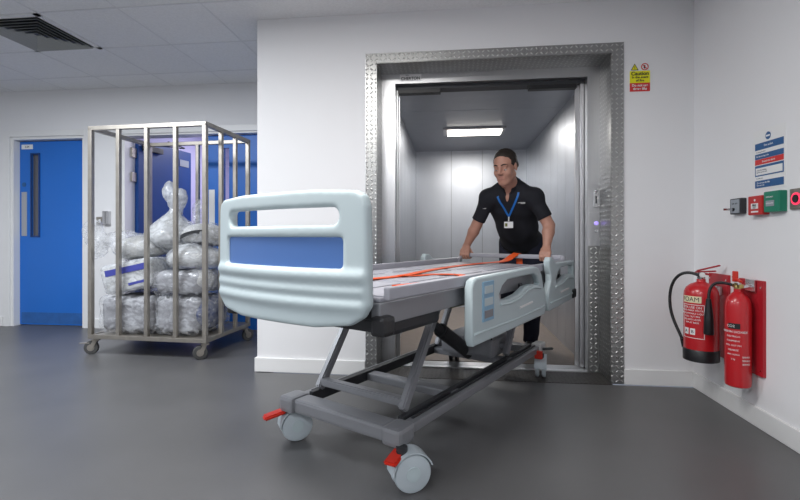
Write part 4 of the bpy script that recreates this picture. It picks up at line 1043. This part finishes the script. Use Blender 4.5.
for a, b, c in ((HIR, KNR, ANR), (HIL, KNL, ANL)):
    S.cone(a, b, 0.086, 0.056, 0.04); q = b + (c - b) * .3; S.cone(b, q, 0.054, 0.055, 0.02); S.cone(q, c, 0.055, 0.036, 0.02)
arm(S, SHR, ELR, WRR); arm(S, SHL, ELL, WRL)
# neck and head
S.cone(hp_(-0.03, 0, -0.07), NECK, 0.057, 0.066, 0.02)
S.ell(hp_(-0.014, 0, 0.035), (0.100 * HS_, 0.077 * HS_, 0.088 * HS_), HF, 0.02)
S.ell(hp_(0.026, 0, -0.040), (0.064 * HS_, 0.060 * HS_, 0.078 * HS_), HF, 0.03)
S.ball(hp_(0.062, 0, -0.100), 0.022, 0.025)
for s_ in (-1, 1):
    S.cone(hp_(0.055, s_ * 0.018, -0.098), hp_(-0.012, s_ * 0.052, -0.055), 0.017, 0.018, 0.03)
    S.ball(hp_(0.055, s_ * 0.042, -0.028), 0.024, 0.02)
    S.cone(hp_(0.076, s_ * 0.044, 0.026), hp_(0.088, s_ * 0.012, 0.022), 0.010, 0.010, 0.015)
    S.ball(hp_(0.100, s_ * 0.031, 0.004), 0.0125, 0.018, 'cut')
    S.ball(hp_(0.072, s_ * 0.031, 0.007), 0.0145, 0.004)
    S.ell(hp_(-0.008, s_ * 0.078, -0.004), (0.018, 0.008, 0.032), HF, 0.006)
    S.ball(hp_(0.096, s_ * 0.012, -0.030), 0.0085, 0.008)
S.cone(hp_(0.090, 0, 0.014), hp_(0.110, 0, -0.024), 0.0075, 0.0115, 0.012)
S.cone(hp_(0.080, -0.018, -0.057), hp_(0.080, 0.018, -0.057), 0.0075, 0.0075, 0.012)
S.cone(hp_(0.077, -0.015, -0.070), hp_(0.077, 0.015, -0.070), 0.0085, 0.0085, 0.014)
# hands on the push bar: palm on top, fingers over the front, thumb behind
def hand(S, c, wr, inner):
    U = V3(0, 0, 1); F_ = -Lw                 # F_ towards the viewer's end of the bed
    kn = c + F_ * 0.020 + U * 0.032
    pc = (kn + wr) / 2
    for j in (-0.030, 0.0, 0.030): S.cone(wr + Pw * j * 0.35, kn + Pw * j, 0.018, 0.0145, 0.014)
    for i, j in enumerate((-0.034, -0.012, 0.010, 0.031)):
        jj = j * inner; ln = (0.94, 1.04, 1.0, 0.84)[i]
        p0 = c + F_ * 0.020 + U * 0.030 + Pw * jj; p1 = c + F_ * 0.034 + U * (0.002) + Pw * jj * 1.02
        p2 = c + F_ * 0.020 * ln + U * (-0.026 * ln) + Pw * jj * 1.02; p3 = c - F_ * 0.006 * ln - U * 0.028 + Pw * jj
        S.cone(p0, p1, 0.0112, 0.0102, 0.004); S.cone(p1, p2, 0.0102, 0.0092, 0.003); S.cone(p2, p3, 0.0092, 0.0082, 0.003)
    t0 = wr + (kn - wr) * 0.45 + Pw * (-0.026 * inner); t1 = c - F_ * 0.026 + U * 0.012 - Pw * 0.044 * inner; t2 = c - F_ * 0.022 - U * 0.018 - Pw * 0.036 * inner
    S.cone(t0, t1, 0.015, 0.0115, 0.010); S.cone(t1, t2, 0.0112, 0.0095, 0.004)
hand(S, HR, WRR, -1); hand(S, HLd, WRL, 1)
man = S.mesh('person', 'skin', None, PB, 1); man.location = tuple(PB)
tag(man, 'porter in black polo shirt and blue lanyard pushing the bed out of the lift', 'person')
man.data.materials.append(M['lip'])
lipc = [hp_(0.088, 0, -0.056) - PB, hp_(0.086, 0, -0.070) - PB]
for p in man.data.polygons:
    c = np.array(p.center)
    for q in lipc:
        d = c - q; a, b, e = abs(d @ hs), abs(d @ hu), abs(d @ hf)
        if (a / 0.021) ** 2 + (b / 0.0062) ** 2 < 1 and e < 0.02: p.material_index = 1

# polo shirt
S = SDF((0.0, 3.40, 0.80), (0.95, 4.26, 1.52), 0.0058)
torso(S, 0.013, 0.045)
for sh, el in ((SHR, ELR), (SHL, ELL)):
    ce = sh + (el - sh) * 0.74
    S.ball(sh, 0.058, 0.04); S.cone(sh, ce + (ce - sh) * 0.15, 0.057, 0.059, 0.03)
S.ripple(0.0035, 26, 4)
for sh, el in ((SHR, ELR), (SHL, ELL)):
    ce = sh + (el - sh) * (0.84 if sh is SHR else 0.74); n = nrm(el - sh)
    # open the sleeve end: cut beyond ce, but only near the arm
    x, y, z = np.meshgrid(*S.ax, indexing='ij', sparse=True)
    dp = (x - ce[0]) * n[0] + (y - ce[1]) * n[1] + (z - ce[2]) * n[2]
    dr = np.sqrt((x - ce[0]) ** 2 + (y - ce[1]) ** 2 + (z - ce[2]) ** 2) - 0.14
    torso_side = ((x - PEL[0]) * side[0] + (y - PEL[1]) * side[1] + (z - PEL[2]) * side[2])
    S.D = np.where((dr < 0) & (np.abs(torso_side) > 0.175), np.maximum(S.D, dp), S.D).astype(np.float32)
S.plane_cut(tl(0, 0, -0.010), -up_t)
S.cone(hp_(0.0, 0, -0.08), NECK + V3(0, 0, .02), 0.066, 0.062, 0.0, 'cut')
S.cone(NECK + fwd * 0.055 + up_t * 0.05, tl(-0.01, 0.115, TL - 0.055), 0.030, 0.010, 0.0, 'cut')
polo = S.mesh('polo_shirt', 'polo', man, PB, 4)
# collar: a folded band round the neck, open at the front
S = SDF(NECK - 0.13, NECK + 0.15, 0.004); na = nrm(hp_(-0.03, 0, -0.07) - NECK)
S.cone(NECK - na * 0.015, NECK + na * 0.035, 0.086, 0.073, 0.0); S.cone(NECK - na * 0.05, NECK + na * 0.08, 0.078, 0.060, 0.0, 'cut')
S.plane_cut(NECK + na * 0.040, na); S.plane_cut(NECK - na * 0.022, -na)
S.cone(NECK + fwd * 0.085 + na * 0.07, NECK + fwd * 0.085 - na * 0.03, 0.050, 0.012, 0.0, 'cut')
S.mesh('collar', 'polo', polo, PB, 1)
# small pale chest and sleeve logos
def on_chest(s_, u_, m_=0.0):
    """point on the shirt front found by casting a ray onto the shirt mesh"""
    o = tl(s_, 0.4, u_) - PB; ok, loc, nn, _ = polo.ray_cast(Vector(o), Vector(-fwd))
    return np.array(loc) + np.array(nn) * m_ if ok else tl(s_, 0.15, u_) - PB
bpy.context.view_layer.update()
lg = on_chest(0.100, 0.525, 0.002)
mt = Matrix((Vector(side), Vector(up_t), Vector(fwd))).transposed().to_4x4()
text('chest_logo', 'MEDSTROM', 0.014, 'inkgrey' if False else 'white', Matrix.Translation(Vector(lg)) @ mt, polo) if False else MB().obox(Vector(lg), (0.055, 0.004, 0.004), mt.to_3x3()).obox(Vector(lg) + Vector(side) * 0.008 - Vector(up_t) * 0.009, (0.035, 0.003, 0.004), mt.to_3x3()).build('chest_logo', 'white', polo)
o_ = SHR + (ELR - SHR) * 0.42 - PB; vd = V3(0.02, -1, 0.05); ok, lc, nn, _ = polo.ray_cast(Vector(o_ + vd * 0.3), Vector(-vd))
if ok: MB().obox(Vector(lc), (0.030, 0.004, 0.004), mt.to_3x3()).build('sleeve_logo', 'white', polo)
# trousers
S = SDF((0.26, 3.78, 0.02), (0.92, 4.38, 1.06), 0.008)
S.ell(tl(0, 0.003, 0.0), (0.176, 0.134, 0.145), FR, 0.05)
S.ell(tl(0, -0.02, -0.06), (0.170, 0.130, 0.12), FR, 0.05)
for a, b, c in ((HIR, KNR, ANR), (HIL, KNL, ANL)):
    S.cone(a, b, 0.102, 0.078, 0.04); S.cone(b, c + V3(0, 0, -.02), 0.076, 0.066, 0.03)
S.ripple(0.004, 22, 9); S.plane_cut(tl(0, 0, 0.062), up_t)
x, y, z = np.meshgrid(*S.ax, indexing='ij', sparse=True); S.D = np.maximum(S.D, (0.045 - z).astype(np.float32) + 0 * S.D)
tr_ = S.mesh('trousers', 'navy', man, PB, 2)
# belt with buckle
mb = MB(); ring = []
for i in range(33):
    a = 2 * PI * i / 32; ring.append(tuple(tl(0.181 * math.cos(a), 0.005 + 0.140 * math.sin(a), 0.0) - PB))
mb.ribbon(ring, 0.034, 0.005, tuple(up_t)).build('belt', 'shoe', man, 60)
bk = tl(-0.01, 0.146, 0.0) - PB
MB().obox(Vector(bk), (0.045, 0.036, 0.006), mt.to_3x3(), 0.002).build('belt_buckle', 'beddark', man)
# shoes
for an, kn in ((ANR, KNR), (ANL, KNL)):
    S = SDF(an - V3(.16, .26, .09), an + V3(.16, .14, .05), 0.006)
    d = nrm(V3(-0.25, -0.97, 0)); sd = V3(-d[1], d[0], 0); g0 = V3(an[0], an[1], 0)
    S.ell(g0 + d * -0.02 + V3(0, 0, 0.045), (0.065, 0.042, 0.045), (d, sd, V3(0, 0, 1)), 0.03)
    S.ell(g0 + d * 0.10 + V3(0, 0, 0.032), (0.105, 0.048, 0.034), (d, sd, V3(0, 0, 1)), 0.03)
    S.cone(g0 + V3(0, 0, 0.05), g0 + V3(0, 0, 0.09), 0.045, 0.042, 0.02)
    x, y, z = np.meshgrid(*S.ax, indexing='ij', sparse=True); S.D = np.maximum(S.D, (0.009 - z).astype(np.float32) + 0 * S.D)
    S.mesh('shoe', 'shoe', man, PB, 2)
# hair: short crop, receding a little at the forehead, down to the nape
S = SDF(HC - 0.16, HC + 0.17, 0.0035)
S.ell(hp_(-0.020, 0, 0.040), (0.1030 * HS_, 0.0805 * HS_, 0.0920 * HS_), HF, 0.0)
for s_ in (-1, 1): S.cone(hp_(-0.05, s_ * 0.055, 0.0), hp_(-0.06, s_ * 0.040, -0.045), 0.028, 0.024, 0.02)
S.ripple(0.0012, 130, 3)
x, y, z = np.meshgrid(*S.ax, indexing='ij', sparse=True)
qf = (x - HC[0]) * hf[0] + (y - HC[1]) * hf[1] + (z - HC[2]) * hf[2]; qs = (x - HC[0]) * hs[0] + (y - HC[1]) * hs[1] + (z - HC[2]) * hs[2]; qu = (x - HC[0]) * hu[0] + (y - HC[1]) * hu[1] + (z - HC[2]) * hu[2]
line = 0.036 + 0.80 * qf - 5.0 * np.maximum(np.abs(qs) - 0.060, 0) * (qf > -0.03) * (qf < 0.05) + 0.0025 * np.sin(qs * 260 + qf * 130)
S.D = np.maximum(S.D, (line - qu) * 0.6).astype(np.float32)
for s_ in (-1, 1): S.ball(hp_(-0.002, s_ * 0.088, -0.012), 0.026, 0.004, 'cut')
S.mesh('hair', 'hair', man, PB, 1)
for s_ in (-1, 1): pass
def hv(f_, s_, u_): return tuple(hp_(f_, s_, u_) - PB)
for s_ in (-1, 1):
    MB().tube([hv(0.096, s_ * 0.012, 0.027), hv(0.094, s_ * 0.028, 0.034), hv(0.085, s_ * 0.042, 0.033), hv(0.074, s_ * 0.052, 0.028)], [0.003, 0.0045, 0.004, 0.002]).build('eyebrow', 'hair', man, 60)
    b = bmesh.new(); bmesh.ops.create_uvsphere(b, u_segments=20, v_segments=14, radius=0.0120); MB_ = MB(); MB_.add(b, Matrix.Translation(Vector(hv(0.0745, s_ * 0.031, -0.001)))); ey = MB_.build('eye', 'eye', man, 60)
    b = bmesh.new(); bmesh.ops.create_uvsphere(b, u_segments=16, v_segments=10, radius=0.0056); MB_ = MB(); MB_.add(b, Matrix.Translation(Vector(hv(0.0818, s_ * 0.031 - 0.001, -0.0050)))); MB_.build('iris', 'ink', ey, 60)
    b = bmesh.new(); bmesh.ops.create_uvsphere(b, u_segments=20, v_segments=14, radius=0.0130); MB_ = MB(); MB_.add(b, Matrix.Translation(Vector(hv(0.0745, s_ * 0.031, 0.0036)))); MB_.build('upper_eyelid', 'skin', ey, 60)
# lanyard and badge
pts_l, pts_r = [], []
vtx = on_chest(-0.010, 0.415, 0.003)
for sgn, lst in ((-1, pts_l), (1, pts_r)):
    lst.append(NECK + na * 0.03 - PB - fwd * 0.090 + side * sgn * 0.01)
    lst.append(NECK + na * 0.030 + side * sgn * 0.070 - fwd * 0.055 - PB)
    lst.append(NECK + na * 0.030 + side * sgn * 0.087 + fwd * 0.015 - PB)
    for t in (0.0, 0.2, 0.4, 0.6, 0.8, 1.0):
        s_ = sgn * (0.076 * (1 - t)) - 0.010 * t; u_ = TL - 0.02 + (0.415 - TL + 0.02) * t
        lst.append(on_chest(s_, u_, 0.005))
    MB().ribbon([tuple(p) for p in lst], 0.015, 0.002, tuple(side)).build('lanyard', 'lanyard', man, 60)
cl = vtx - np.array((0, 0, 0.028)) + fwd * 0.016
MB().cyl(tuple(vtx + fwd * 0.006), tuple(cl), 0.005).build('lanyard_clip', 'white', man)
bd = cl - np.array((0, 0, 0.029))
wdir = nrm(V3(side[0], side[1], 0)); mt2 = Matrix((Vector(wdir), Vector(nrm(V3(-fwd[0] * 0, 0, 1)))  , Vector(nrm(np.cross(wdir, V3(0, 0, 1)))))).transposed()
bg = MB().obox(Vector(bd), (0.070, 0.050, 0.003), mt2, 0.001).build('id_badge', 'white', man)
out_n = nrm(np.cross(wdir, V3(0, 0, 1))); out_n = out_n if out_n[1] < 0 else -out_n
MB().obox(Vector(bd - wdir * 0.018 + out_n * 0.002), (0.018, 0.026, 0.002), mt2).build('badge_photo', 'olive', bg)
